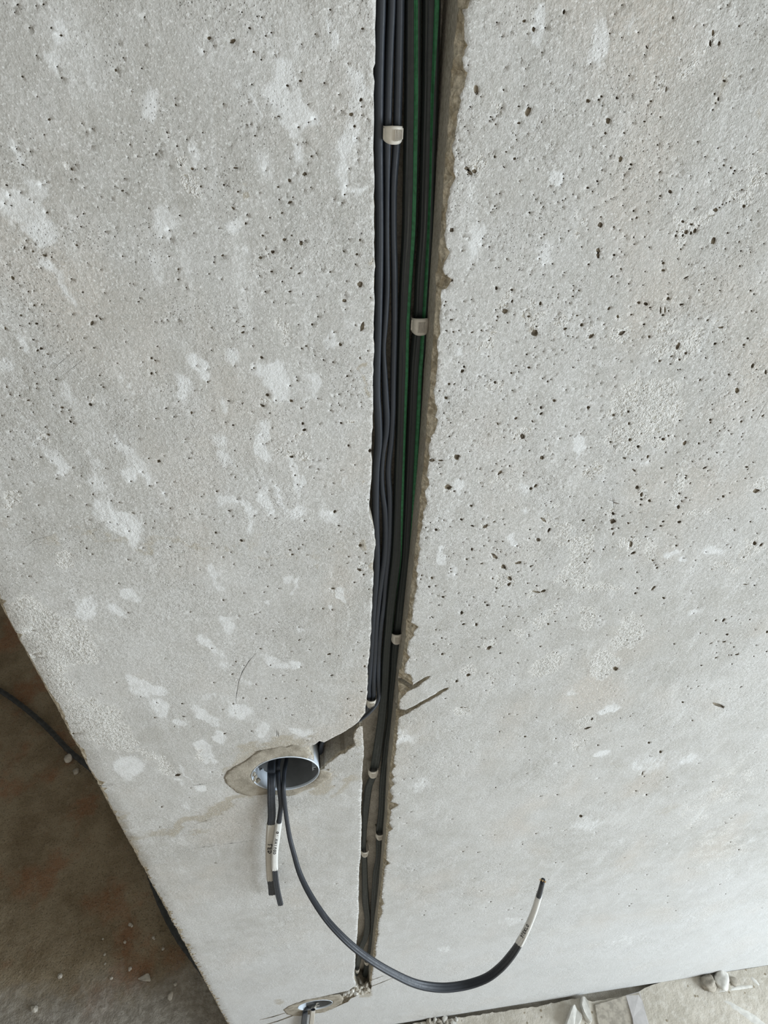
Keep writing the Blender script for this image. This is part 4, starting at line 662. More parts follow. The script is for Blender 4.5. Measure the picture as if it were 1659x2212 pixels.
# ---------------------------------------------------------------- cables
def catmull(pts, step=.004):
    P_ = [np.array(p, float) for p in pts]; out = []
    for i in range(len(P_) - 1):
        p0, p1, p2, p3 = P_[max(i - 1, 0)], P_[i], P_[i + 1], P_[min(i + 2, len(P_) - 1)]
        n = max(2, int(np.linalg.norm(p2[:3] - p1[:3]) / step))
        for k in range(n):
            t = k / n
            out.append(.5 * ((2 * p1) + (-p0 + p2) * t + (2 * p0 - 5 * p1 + 4 * p2 - p3) * t * t + (-p0 + 3 * p1 - 3 * p2 + p3) * t ** 3))
    out.append(P_[-1]); return out
class Cable:
    """a flat or round sheath along px stations: (px, py, depth, width px [, thickness m, lift])"""
    def __init__(s, st, thick=.0055, up=(0, -1, 0), lobes=True, step=.004):
        rows_ = []
        for q in st:
            p = onw(q[0], q[1], q[2]); wd = q[3] * camz(p) / F
            rows_.append((p.x, p.y, p.z, wd, q[4] if len(q) > 4 else thick, q[1]))
        s.r = catmull(rows_, step); s.lobes = lobes
        s.c = [Vector(r[:3]) for r in s.r]; s.w = [float(r[3]) for r in s.r]; s.h = [float(r[4]) for r in s.r]; s.py = [float(r[5]) for r in s.r]
        s.fr = []; n = len(s.c); s.s = [0.0]
        for i in range(n):
            t = (s.c[min(i + 1, n - 1)] - s.c[max(i - 1, 0)]).normalized()
            u_ = Vector(up) if up != 'cam' else (CAM - s.c[i]).normalized()
            nn = (u_ - t * u_.dot(t)).normalized(); b = nn.cross(t)
            if b.x < 0 and up != 'cam': b = -b
            s.fr.append((t, nn, b))
            if i: s.s.append(s.s[-1] + (s.c[i] - s.c[i - 1]).length)
        for i in range(1, n):                # keep frames from flipping
            if s.fr[i][2].dot(s.fr[i - 1][2]) < 0: s.fr[i] = (s.fr[i][0], s.fr[i][1], -s.fr[i][2])
    def prof(s, i, u):
        """height of the face over the centre line at lateral fraction u (-.5 .. .5)"""
        x = min(1, abs(2 * u)); y = (1 - x ** 3.2) ** .5 if x < 1 else 0
        if s.lobes and s.w[i] > 1.25 * s.h[i]: y *= .86 + .14 * math.cos(6 * math.pi * u)
        return s.h[i] / 2 * y
    def at(s, i, u, lift=0.0):
        t, n, b = s.fr[i]
        return s.c[i] + b * (u * s.w[i]) + n * (s.prof(i, u) + lift)
    def sheath(s, i0=0, i1=None, grow=0.0, k=36, cap=True):
        i1 = len(s.c) - 1 if i1 is None else i1
        V, Fc, UV = [], [], []
        for i in range(i0, i1 + 1):
            t, n, b = s.fr[i]
            for j in range(k):
                a = 2 * math.pi * j / k
                u = .5 * math.copysign(abs(math.cos(a)) ** .75, math.cos(a))
                y = s.prof(i, u) * (1 if math.sin(a) >= 0 else -1)
                if abs(math.sin(a)) < 1e-6: y = 0
                V.append(s.c[i] + b * (u * (s.w[i] + 2 * grow)) + n * (y + math.copysign(grow, y) if y else 0))
        m = i1 - i0
        for i in range(m):
            for j in range(k):
                a, c = i * k + j, i * k + (j + 1) % k; Fc.append((a, c, c + k, a + k))
        if cap: Fc += [tuple(range(k))[::-1], tuple(range(m * k, m * k + k))]
        me = mesh('sheath', V, Fc)
        uvl = me.uv_layers.new(name='uv')
        for pl in me.polygons:
            for li in pl.loop_indices:
                v = me.loops[li].vertex_index; i, j = divmod(v, k)
                jj = j if not (j == 0 and any(me.loops[q].vertex_index % k == k - 1 for q in pl.loop_indices)) else k
                uvl.data[li].uv = (jj / k, s.s[i0 + i] * 4)
        return me
    def idx(s, py):
        """station nearest a photo row (first pass)"""
        return min(range(len(s.py)), key=lambda i: abs(s.py[i] - py))
    def strip(s, stn, lift=.00022, cpx=None):
        """a thin band on the face; stn: (py, centre px, width px)"""
        ys = [q[0] for q in stn]; V, Fc = [], []
        i0, i1 = s.idx(ys[0]), s.idx(ys[-1]); m = 0
        for i in range(i0, i1 + 1):
            y = s.py[i]; cp = np.interp(y, ys, [q[1] for q in stn]); wp = np.interp(y, ys, [q[2] for q in stn])
            t, n, b = s.fr[i]
            q = s.c[i]; Z = camz(q); pc = proj(q)
            u = (cp - pc[0]) * Z / F / s.w[i]; hw = wp * Z / F / s.w[i] / 2
            for k in range(9):
                uu = max(-.49, min(.49, u + hw * (k - 4) / 4)); V.append(s.at(i, uu, lift))
        for i in range(i1 - i0):
            for k in range(8):
                a = i * 9 + k; Fc.append((a, a + 1, a + 10, a + 9))
        return mesh('strip', V, Fc)
def proj(p):
    q = R.transposed() @ (Vector(p) - CAM); return CX + F * q.x / -q.z, CY - F * q.y / -q.z

def cable(name, c, mat, label, group=None, origin=None):
    me = c.sheath(); o = link(name, me, mat, label=label, cat='cable', group=group); return o

GA = 'cables laid in the wall chase'
dE, dD = .026, .023
E_ = [(932,-420,dE,40),(932,-120,dE,41),(932,0,dE,41),(929,200,dE,38),(926,300,dE,37),(923,400,dE,35),(920,500,dE,36),(913,600,dE,35),(908.5,690,dE,32),(903,760,dE,34),(899,800,dE,31),(895,900,dE,31),
 (890,1000,dE,29),(885,1100,dE,28),(879,1200,dE,26),(874,1250,dE,25),(868,1300,dE,24),(863,1350,dE,23),(856,1400,dE,24),(853.5,1450,dE,24),(848,1500,dE,22),(845.5,1550,dE,20),
 (839,1600,dE,21),(833,1650,dE,19.5),(828,1700,dE,18),(826,1750,dE,18),(821,1800,dE,18),(820,1850,.024,17),(813,1890,.024,16),(808.5,1950,.025,13.5),(807.5,2000,.026,12.5),(803,2030,.026,12),
 (799,2060,.026,11.5),(793,2085,.026,11.5),(787.5,2110,.026,11),(783,2126,.022,10.5),(774,2138,.022,10),(760,2147,.025,10)]
D_ = [(892,-420,dD,37),(892,-120,dD,37),(892,0,dD,37),(891,200,dD,37),(889,300,dD,36),(886.5,400,dD,34.5),(884,500,dD,33),(877,600,dD,29),(872.5,700,dD,27),(870,800,dD,27),(867,900,dD,24),
 (863.5,1000,dD,24),(861,1100,dD,25),(856,1200,dD,25),(850,1250,dD,24),(844,1300,dD,22),(839.5,1350,dD,20),(835,1400,dD,19),(832,1450,dD,19),(829.5,1500,dD,18),
 (825,1550,dD,19),(818.5,1600,dD,20),(812.5,1640,dD,20.5),(808,1662,dD,18.5),(804,1680,.024,16),(796,1702,.026,16),(790,1750,.026,15),(787,1800,.026,10),(785.5,1836,.026,11),(787,1856,.026,12.5),
 (788,1900,.026,13),(790,1950,.027,15),(794,1985,.027,13),(791,2020,.026,13),(779,2050,.024,13),(774.5,2075,.022,11),(770,2100,.022,8.5),(767,2116,.026,8),(758,2130,.029,8),(750,2142,.029,8)]
eC = Cable(E_); dC = Cable(D_)
o = cable('flat_cable', eC, M['cable'], 'thick black flat cable with a green line, nearest the chipped right edge of the chase')

link('green_stripe', eC.strip([(-300,944,10),(0,942.5,11),(100,937,9),(200,932,8),(300,929.5,6),(400,927.5,6),(500,923.5,6.5),(600,919,7.5),(680,914,7.5),(760,909,8.5),(800,907,8.5),(900,902,8.5),(1000,897,8),(1100,892,7),(1200,886,6),(1255,881,3)]), M['stripe'], o)
link('scuff_line', eC.strip([(0,925,1.2),(200,917,1),(400,913.6,1.1),(500,912,1.3),(600,908,1.1),(680,903,1)], .0003), M['cable_grey'], o)
link('scuff_line', eC.strip([(720,900,1),(800,895,1.2),(900,888,1.1),(1000,884,1.3),(1100,880,1.1),(1180,876,.8)], .0003), M['cable_grey'], o)
o = cable('flat_cable', dC, M['cable'], 'thick black flat cable with a bold green line, in the middle of the chase')
link('green_stripe', dC.strip([(-300,897,9),(0,896.5,9),(200,897,9),(400,894.5,8),(500,891.5,8),(600,886,7.5),(700,880,7),(800,878,6.5),(900,874.5,6),(1000,871.5,5.5),(1100,867.5,5),(1150,867,4.5),(1200,866,2.5),(1250,861,2),(1300,855,1.8),(1370,847,1.5)]), M['stripe'], o)
link('scuff_line', dC.strip([(0,878,1.4),(200,877.5,1.6),(400,877.5,1.6),(500,875.7,1.5),(600,870,1.5),(700,866.6,1.3),(800,869,1.6),(900,866,1.5),(1000,861,1),(1100,857,1.1),(1200,853,1.2),(1290,842,1)], .0003), M['cable_grey'], o)

bx = BOX1
def seg(lst, d): return [(x, y, d, w_, .009) for x, y, w_ in lst]
A_ = seg([(822,-420,23),(823,-100,22),(823,0,22),(820,100,22),(818,200,22),(818,300,20),(819,400,19),(820,500,18),(819,600,18),(817,700,17),(814,800,17),(814,850,17),(817,900,17),(818,950,17),(813.5,1000,16),
 (812,1050,15),(811.5,1100,15),(813,1150,14),(814,1200,14),(812,1250,14),(808,1300,13),(805,1350,12),(802,1400,12),(798.5,1450,11.5),(796,1480,11.5),(796,1503,11.5)], .020) + \
 [(795,1516,.024,11,.009),(790,1532,.028,10,.007),(772,1553,.031,9,.006),(745,1572,.031,9,.006),(715,1590,.030,9,.006),(692,1604,.030,9,.006),(668,1602,.034,10,.006),(632,1604,.034,11,.005),
  (605,1613,.033,13,.0045),(592,1626,.030,15,.0045),(588,1640,.024,16,.0045),(586,1656,.014,17,.0045),(586,1674,.004,17,.0045),(586,1692,-.004,17,.0045),(586,1708,-.0075,17,.0045),(586,1730,-.0075,17,.0045),(587,1760,-.009,17,.0045),(585,1785,-.010,17,.0045),
  (583,1820,-.012,17,.0045),(583,1860,-.013,17,.0045),(585,1895,-.014,17,.0045),(587,1915,-.014,16,.0045),(588,1931,-.014,15.5,.0045)]
B_ = seg([(843,-420,20),(845,-100,20),(845,0,20),(841,100,20),(838,200,19),(836,300,18),(835,400,14),(834.5,500,13),(835.5,600,13),(834,650,13),(831,700,13),(828,740,11),(828.5,770,11),(830,800,13),(833,860,15),(835,900,15),
 (833,935,14),(828,965,12),(824.5,1000,11),(824,1030,11),(826,1060,12),(831,1100,13),(832.5,1150,12.5),(830,1200,13),(823,1250,13),(817,1300,12),(812.5,1350,11.5),(810,1400,12),(807,1450,11.5),(806.5,1480,11.5),(806,1503,11.5)], .020) + \
 [(803,1516,.024,11,.009),(794,1533,.030,9,.007),(776,1553,.033,8,.006),(749,1572,.033,8,.006),(719,1590,.032,8,.006),(697,1604,.032,8,.006),(668,1604,.037,9,.006),(640,1607,.036,9,.006),
  (618,1616,.034,9,.006),(606,1630,.030,9,.0055),(601,1645,.022,9.5,.0055),(600,1662,.012,10,.0055),(601,1680,.003,10.5,.0055),(603,1698,-.005,10.5,.0055),(605,1715,-.008,10.5,.0055),(607,1740,-.009,10.5,.0055),(604,1765,-.011,10.5,.0055),(602,1782,-.013,11,.0055),
  (598,1810,-.016,11.5,.0055),(594,1840,-.018,12,.0055),(593.5,1870,-.019,12,.0055),(595.5,1900,-.019,12.5,.0055),(600,1928,-.019,12.5,.0055),(606,1953,-.019,12,.0055)]
C_ = seg([(865,-420,22),(865,-100,20),(864,0,20),(862,100,20),(860,200,19),(857,300,18),(850.5,400,16),(850,500,15),(852,600,15),(852,700,14),(850,800,13.5),(849,850,13),(848,900,13),(845,950,13),(839.5,1000,13),
 (839,1030,13),(841,1060,13),(842,1100,12),(841,1150,12),(838,1200,12),(833,1250,11),(829,1300,10),(823,1350,11),(819,1400,10.5),(817,1450,10),(818,1490,9.5)], .020) + \
 [(818.5,1505,.017,9,.009),(814,1520,.013,8,.008),(804,1533,.009,7,.008),(792,1545,.006,7,.008),(781,1553.5,.004,6,.008),(765,1563,.004,5.5,.008),(747,1573,.006,5,.008),(730,1583,.009,5,.008),(712,1589,.014,6,.008),(697,1604,.017,9,.007),(692,1624,.020,11,.007),
  (686,1616,.030,10,.006),(668,1610,.036,9,.006),(645,1610,.038,9,.0055),(629,1619,.036,8.5,.0055),(621,1632,.030,8.5,.0055),(618,1646,.022,8.5,.0055),(615,1662,.012,9,.0055),(613,1680,.003,9,.0055),(612.5,1698,-.006,9.5,.0055),(613,1715,-.010,9.5,.0055),(616,1745,-.014,9.5,.0055),
  (620,1775,-.022,9.5,.0055),(626,1810,-.032,10,.0055),(635,1845,-.044,10.5,.0055),(648,1888,-.060,11.5,.0055),(670,1933,-.078,12.5,.0055),(703,1983,-.098,13.5,.0055),(740,2024,-.114,14.5,.0055),(775,2055,-.125,15,.0055),
  (812,2081,-.134,15.5,.0055),(850,2103,-.140,16,.0055),(890,2122,-.145,17,.0055),(925,2131,-.148,18,.0055),(965,2133.5,-.150,18.5,.0055),(1010,2127,-.150,18.5,.0055),(1050,2113,-.150,18,.0055),(1080,2091,-.149,18,.0055),(1104,2064,-.148,17.5,.0055),
  (1122,2037,-.147,15.5,.0055),(1140,2002,-.146,13,.0055),(1154,1968,-.145,11.5,.0055),(1165,1932,-.144,11,.0055),(1172.5,1903,-.143,10,.0055)]
aC, bC, cC = Cable(A_, step=.003), Cable(B_, step=.003), Cable(C_, up='cam', step=.0035)

STROKES = {   # letters on a unit grid: x to the right, y up
 'L': [[(0, 1), (0, 0), (.7, .05)]], 'E': [[(.7, 1), (0, 1), (0, 0), (.7, 0)], [(0, .5), (.55, .5)]], 'D': [[(0, 0), (0, 1), (.5, .9), (.7, .5), (.5, .1), (0, 0)]],
 'G': [[(.7, .85), (.35, 1), (0, .6), (.05, .15), (.4, 0), (.7, .2), (.7, .5), (.4, .5)]], 'V': [[(0, 1), (.35, 0), (.7, 1)]], 'H': [[(0, 0), (0, 1)], [(.65, 0), (.65, 1)], [(0, .5), (.65, .5)]],
 'I': [[(.3, 0), (.3, 1)]], 'S': [[(.7, .9), (.3, 1), (.05, .75), (.6, .4), (.55, .05), (.05, .05)]], 'T': [[(0, 1), (.7, 1)], [(.35, 1), (.35, 0)]],
 'K': [[(0, 0), (0, 1)], [(.65, 1), (0, .45), (.65, 0)]], 'O': [[(.35, 1), (0, .6), (.1, .1), (.45, 0), (.7, .4), (.6, .9), (.35, 1)]], '.': [[(.2, .1), (.3, .18)]], 'U': [[(0, 1), (0, .2), (.35, 0), (.65, .2), (.65, 1)]], ' ': []}
def lettering(c, i0, text, size, u0, sgn, usz, grow, pen=.0006, parent=None):
    """marker strokes laid on the sleeve: text runs along the cable, letters' up = +-lateral"""
    V, Fc = [], []
    def pos(s_, u):
        base = c.s[i0] + s_; i = min(range(len(c.s)), key=lambda k: abs(c.s[k] - base))
        k = min(i + 1, len(c.s) - 1) if base > c.s[i] else max(i - 1, 0)
        f = 0 if k == i else abs(base - c.s[i]) / max(1e-9, abs(c.s[k] - c.s[i]))
        a = c.at(i, max(-.48, min(.48, u)), grow + .0003); b = c.at(k, max(-.48, min(.48, u)), grow + .0003)
        return a.lerp(b, min(1, f))
    s_ = 0
    for ch in text:
        for st in STROKES[ch]:
            q = [(s_ + x * size, u0 + sgn * (y - .5) * usz) for x, y in st]
            fine = []
            for a, b in zip(q, q[1:]):
                for k in range(3): fine.append((a[0] + (b[0] - a[0]) * k / 3, a[1] + (b[1] - a[1]) * k / 3))
            fine.append(q[-1]); p3 = [pos(*p) for p in fine]
            nn = c.fr[i0][1]
            for a, b in zip(p3, p3[1:]):
                d = (b - a)
                if d.length < 1e-6: continue
                sd = d.normalized().cross(nn).normalized() * pen / 2; e = d.normalized() * pen * .35
                m = len(V); V += [a - sd - e, a + sd - e, b + sd + e, b - sd + e, a - sd - e + nn * .00015, a + sd - e + nn * .00015, b + sd + e + nn * .00015, b - sd + e + nn * .00015]
                Fc += [(m + 4, m + 5, m + 6, m + 7), (m, m + 1, m + 5, m + 4), (m + 1, m + 2, m + 6, m + 5), (m + 2, m + 3, m + 7, m + 6), (m + 3, m, m + 4, m + 7)]
        s_ += size * (1.15 if ch not in '. ' else .8)
    return link('lettering', mesh('lettering', V, Fc, False), M['ink'], parent)
def back_idx(c, py):          # last pass of the cable at that photo row
    n = len(c.py); return min(range(n // 2, n), key=lambda i: abs(c.py[i] - py))

o = cable('flat_cable', aC, M['cable_round'], 'black cable at the left edge of the chase, flat end hanging in cream sleeve')
i0, i1 = back_idx(aC, 1780), back_idx(aC, 1901)
s = link('label_sleeve', aC.sheath(i0, i1, .0004), M['sleeve_dull'], o, label='cream sleeve hand-lettered LED')
lettering(aC, aC.idx(1817) if False else back_idx(aC, 1819), 'LED', .0075, -.02, 1, .50, .0004, .0011, s)
o = cable('flat_cable', bC, M['cable_round'], 'black cable second from the left in the chase, hanging end in a white sleeve')
i0, i1 = back_idx(bC, 1775), back_idx(bC, 1877)
s = link('label_sleeve', bC.sheath(i0, i1, .0005), M['sleeve'], o, label='white sleeve with faint black letters')
lettering(bC, back_idx(bC, 1792), 'G. VHIUGD', .0056, .12, 1, .44, .0005, .0006, s)
o = cable('flat_cable', cC, M['cable_round'], 'long black cable looping out of the round box to a white sleeved tip')
n = len(cC.c)
i0 = min(range(n // 2, n), key=lambda i: (proj(cC.c[i])[0] - 1122) ** 2 + (proj(cC.c[i])[1] - 2037) ** 2)
i1 = min(range(n // 2, n), key=lambda i: (proj(cC.c[i])[0] - 1165) ** 2 + (proj(cC.c[i])[1] - 1935) ** 2)
s = link('label_sleeve', cC.sheath(i0, i1, .0005), M['sleeve'], o, label='white sleeve hand-lettered STEKLO')
ta = min(range(n // 2, n), key=lambda i: (proj(cC.c[i])[0] - 1131) ** 2 + (proj(cC.c[i])[1] - 2020) ** 2)
# lateral axis that points left in the picture is the letters' up
bdir = cC.fr[ta][2]; px_b = proj(cC.c[ta] + bdir * .01)[0] - proj(cC.c[ta])[0]
lettering(cC, ta, 'STEKLO', .0060, -.12 * math.copysign(1, px_b), -math.copysign(1, px_b), .42, .0005, .0006, s)
# cut conductors in the tip
t_, n_, b_ = cC.fr[-1]; tip = cC.c[-1]
for k in (-1, 0, 1):
    bm = bmesh.new(); bmesh.ops.create_cone(bm, cap_ends=True, segments=10, radius1=.0008, radius2=.0008, depth=.0014)
    me = bpy.data.meshes.new('conductor'); bm.to_mesh(me); bm.free()
    q = link('conductor', me, M['copper'], o); q.matrix_world = Matrix.Translation(tip + b_ * (k * .0022) + t_ * .0002) @ t_.to_track_quat('Z', 'Y').to_matrix().to_4x4()

# cables of the lower box
l1 = Cable([(668,2158,.040,12,.006),(664,2165,.024,12,.006),(661,2175,.006,12,.006),(659,2188,-.006,12,.006),(657,2205,-.010,12.5,.006),(655,2240,-.016,13,.006),(654,2290,-.03,13,.006)], .006)
cable('flat_cable', l1, M['cable_grey'], 'dusty dark cable end hanging out of the small lower box by the floor')
l2 = Cable([(690,2158,.036,7,.006),(686,2166,.020,8,.006),(680,2172,.008,9,.006),(676,2182,-.004,9.5,.006),(674,2200,-.009,10,.006),(670,2240,-.016,10,.006),(668,2290,-.03,10,.006)], .006)
o = cable('flat_cable', l2, M['cable_grey'], 'cable end wrapped in a cream sleeve hanging from the small lower box')
link('label_sleeve', l2.sheath(4, len(l2.c) - 1, .0005), M['sleeve_dull'], o, label='cream sleeve')
l3 = Cable([(700,2160,.036,5,.004),(690,2163,.018,6,.004),(686,2168,.008,8,.005),(689,2174,.004,6,.004)], .004)
cable('wire_tail', l3, M['sleeve_dull'], 'short cream wire tail curled in the mouth of the lower box')

# ---------------------------------------------------------------- clips
def clip(px, py, dep, wpx, hpx, label, ridge_u=0.0, ridge_w=.5, slant=0.0, thick=.007):
    c = onw(px, py, dep); wd = wpx * camz(c) / F; hh = (onw(px, py - hpx / 2, dep) - onw(px, py + hpx / 2, dep)).length
    hh = max(.006, min(hh, .0155))
    root = empty('cable_clip', (c.x, c.y, c.z), label, 'clip', 'strap clips holding the cables')
    def surf(u, v, off):          # u lateral -1..1, v along -1..1
        x = u * wd / 2; y = -thick * (1 - abs(u) ** 2.6) ** .5 + thick * .45
        vv = v * (1 - .28 * abs(u) ** 3)
        return Vector((x + slant * v * hh / 2, y - off, vv * hh / 2))
    V, Fc = [], []
    nu, nvv = 20, 8
    for off in (0, .0011):
        for j in range(nvv + 1):
            for i in range(nu + 1):
                V.append(surf(-1 + 2 * i / nu, -1 + 2 * j / nvv, off * (1 if off == 0 or 0 < j < nvv else .7)))
    W_ = nu + 1; L = W_ * (nvv + 1)
    for j in range(nvv):
        for i in range(nu):
            a = j * W_ + i; Fc.append((a, a + W_, a + W_ + 1, a + 1)); a += L; Fc.append((a, a + 1, a + W_ + 1, a + W_))
    rim = [i for i in range(nu + 1)] + [j * W_ + nu for j in range(1, nvv + 1)] + [nvv * W_ + i for i in range(nu - 1, -1, -1)] + [j * W_ for j in range(nvv - 1, 0, -1)]
    for k in range(len(rim)):
        a, b = rim[k], rim[(k + 1) % len(rim)]; Fc.append((a, b, b + L, a + L))
    strap = link('strap', mesh('strap', V, Fc), M['clip'], root)
    for k in range(6):
        u = ridge_u + ridge_w * (k - 2.5) / 5
        V, Fc = [], []
        for j in range(5):
            v = -.62 + 1.24 * j / 4
            for du, of in ((-.030, .0009), (-.016, .0022), (.016, .0022), (.030, .0009)): V.append(surf(max(-.97, min(.97, u + du)), v, of))
        for j in range(4):
            for i in range(3): a = j * 4 + i; Fc.append((a, a + 1, a + 5, a + 4))
        Fc += [(0, 3, 2, 1), (16, 17, 18, 19)]
        link('ridge', mesh('ridge', V, Fc, False), M['clip'], root)
    # the two legs that grip behind the cable
    for sgn in (-1, 1):
        V = [Vector((sgn * wd / 2 * a + 0, y, z)) for a, y, z in ((1, -.001, -hh * .3), (.86, -.001, -hh * .3), (.86, -.001, hh * .3), (1, -.001, hh * .3), (1, .012, -hh * .25), (.86, .012, -hh * .25), (.86, .012, hh * .25), (1, .012, hh * .25))]
        link('leg', mesh('leg', V, [(0, 1, 2, 3), (7, 6, 5, 4), (0, 4, 5, 1), (1, 5, 6, 2), (2, 6, 7, 3), (3, 7, 4, 0)], False), M['clip'], root)
clip(849, 288, .0150, 43, 40, 'topmost bone plastic strap clip over the two thin cables', .45, .78)
clip(907.5, 700, .0225, 40, 36, 'bone plastic strap clip on the right-hand green-lined cable, second from the top', 0, .66)
clip(857, 1374, .0225, 25, 20, 'strap clip on the right-hand cable just above the two side cuts', 0, .8)
clip(802, 1515, .0150, 23, 15, 'white clip where the thin cables end their run and turn to the box', 0, .9, .0)
clip(806, 1667, .0195, 21, 13, 'clip level with the round box on the left of the two thick cables', 0, .9)
clip(820.5, 1803, .0225, 18, 10, 'clip on the right-hand cable below the round box', 0, .9)
clip(788, 1840, .0225, 17, 10, 'clip at the left edge of the chase, level with the sleeved cable ends', 0, .9)
clip(792.5, 2077, .0225, 12, 7, 'small clip half hidden behind the long looping cable', 0, .9)
clip(771.5, 2094, .0185, 10, 8, 'lowest clip, by the left edge near the foot of the chase', 0, .9)

# ---------------------------------------------------------------- socket boxes
def ringmesh(prof, a0=0.0, a1=2 * math.pi, n=64, jag=None):
    """revolve (radius, y) profile about the y axis"""
    full = abs(a1 - a0 - 2 * math.pi) < 1e-6; V, Fc = [], []; m = len(prof)
    N = n if full else n + 1
    for i in range(N):
        t = a0 + (a1 - a0) * i / n
        for k, (r, y) in enumerate(prof):
            yy = y + (jag(i) if jag and k == m - 1 else 0); V.append((r * math.cos(t), yy, r * math.sin(t)))
    for i in range(n):
        for k in range(m - 1):
            a = i * m + k; b = ((i + 1) % N) * m + k; Fc.append((a, b, b + 1, a + 1))
    return mesh('ring', V, Fc)
def socket_box(c, label, small=False):
    r0 = BR
    root = empty('socket_box', (c.x, 0, c.z), label, 'box')
    link('box_wall', ringmesh([(r0, -.0006), (r0, .047)]), M['cup'], root, label='pale blue outer wall')
    link('rim', ringmesh([(r0, -.0006), (r0 - .0003, -.0014), (r0 - .0007, -.0014), (r0 - .0010, -.0004), (r0 - .0010, .0012)]), M['cup'], root, label='thin pale rim')
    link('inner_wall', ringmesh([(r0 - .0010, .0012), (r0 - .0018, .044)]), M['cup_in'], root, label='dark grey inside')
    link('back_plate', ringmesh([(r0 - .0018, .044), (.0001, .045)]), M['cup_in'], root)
    link('pale_crescent', ringmesh([(r0 - .0016, -.0008), (r0 - .0022, .004), (r0 - .0026, .017 if not small else .012)], math.radians(158), math.radians(234), 26, lambda i: .003 * math.sin(i * 1.3) * (i % 3 == 0)), M['cup'], root, label='pale crescent on the left inside')  # pale strip over the left arc of the dark inner wall
    if not small:
        p = onw(681.5, 1661, .010) - Vector((c.x, 0, c.z))
        tab = box('tab', p.x - .0035, p.x + .0035, p.y - .0004, p.y + .012, p.z - .007, p.z + .005, M['cup'], parent=root, label='white moulded tab')
        for k in range(3):
            box('mark', p.x - .0022, p.x + .0018, p.y - .0009, p.y - .0003, p.z + .0022 - k * .0034, p.z + .0032 - k * .0034, M['ink'], parent=tab)
    return root
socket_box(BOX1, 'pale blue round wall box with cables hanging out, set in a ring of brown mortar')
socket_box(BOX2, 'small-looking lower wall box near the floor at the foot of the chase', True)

def slab_patch(name, outer, hole, mat, proud, parent, label=None, step=.003):
    """thin uneven skin of mortar lying on the wall face"""
    op = jitter([(onw(*p).x, onw(*p).z) for p in outer + outer[:1]], .0007, .003)[:-1]; op = ccw(op)
    V2 = list(op); F_ = [list(range(len(op)))]
    if hole is not None:
        h = [(hole.x + (BR + .0002) * math.cos(t), hole.z + (BR + .0002) * math.sin(t)) for t in np.linspace(0, 2 * math.pi, 65)[:-1]]
        b = len(V2); V2 += h; F_.append(list(range(b, b + len(h))))
    x0, x1 = min(p[0] for p in op), max(p[0] for p in op); z0, z1 = min(p[1] for p in op), max(p[1] for p in op)
    V2 += [(x + random.uniform(-.001, .001), z + random.uniform(-.001, .001)) for x in np.arange(x0, x1, step) for z in np.arange(z0, z1, step)]
    vo, eo, fo, ov, oe, of = delaunay_2d_cdt([Vector(p) for p in V2], [], F_, 0, 1e-6)
    keep = [tuple(f) for f, s_ in zip(fo, of) if 0 in s_ and 1 not in s_]
    used = {v for f in keep for v in f}; mp = {}; V = []
    ef = {(f[i], f[(i + 1) % 3]) for f in keep for i in range(3)}
    bd = {v for e in ef if (e[1], e[0]) not in ef for v in e}
    for v in used:
        x, z = vo[v]; mp[v] = len(V)
        hgt = proud * (.75 + .5 * noise.noise(Vector((x * 140, z * 140, 2)))) * (.55 if v in bd else 1)
        V.append((x, -abs(hgt) - .0003, z))
    Fc = [tuple(mp[v] for v in f) for f in keep]; bk = {}
    for a, b in [e for e in ef if (e[1], e[0]) not in ef]:
        for v in (a, b):
            if v not in bk: bk[v] = len(V); x, z = vo[v]; V.append((x, .002, z))
        Fc.append((mp[b], mp[a], bk[a], bk[b]))
    return link(name, mesh(name, V, Fc), mat, parent, label=label)
ring1 = [(485,1677),(490,1668),(503,1657),(520,1648),(532,1641),(545,1631),(556,1622),(572,1618),(585,1616),(597,1614),(608,1611),(618,1613),(630,1608),(645,1610),(655,1616),(664,1621),(669,1628),(664,1640),(676,1660),
 (693,1663),(704,1664),(718,1670),(712,1680),(698,1689),(684,1697),(668,1703),(652,1709),(638,1716),(622,1718),(600,1715),(585,1713),(570,1715),(553,1717),(540,1718),(525,1715),(510,1709),(498,1700),(488,1690)]
slab_patch('mortar_ring', ring1, BOX1, M['mortar'], .0012, wall, 'brown gritty mortar around the upper box')
ring2 = [(612,2181),(622,2174),(640,2166),(660,2160),(690,2155),(715,2151),(735,2150),(742,2158),(738,2166),(722,2176),(700,2186),(680,2188),(655,2193),(635,2194),(620,2190)]
slab_patch('mortar_ring', ring2, BOX2, M['mortar'], .0012, wall, 'grey mortar around the lower box', .004)
# crumbs of mortar fallen into the mouth of the upper box
for px, py, dep, r in ((548,1671,.001,.0030),(553,1678,.002,.0024),(557,1686,.001,.0030),(549,1684,.000,.0026),(664,1625,.002,.0028),(668,1631,.004,.0022),(703,1664,.002,.0030),(710,1660,.001,.0026),(698,1655,.004,.0024)):
    p = onw(px, py, dep); bm = bmesh.new(); bmesh.ops.create_icosphere(bm, subdivisions=1, radius=r)
    for v in bm.verts: v.co *= random.uniform(.7, 1.25)
    me = bpy.data.meshes.new('mortar_crumb'); bm.to_mesh(me); bm.free()
    q = link('mortar_crumb', me, M['mortar'], wall); q.location = p

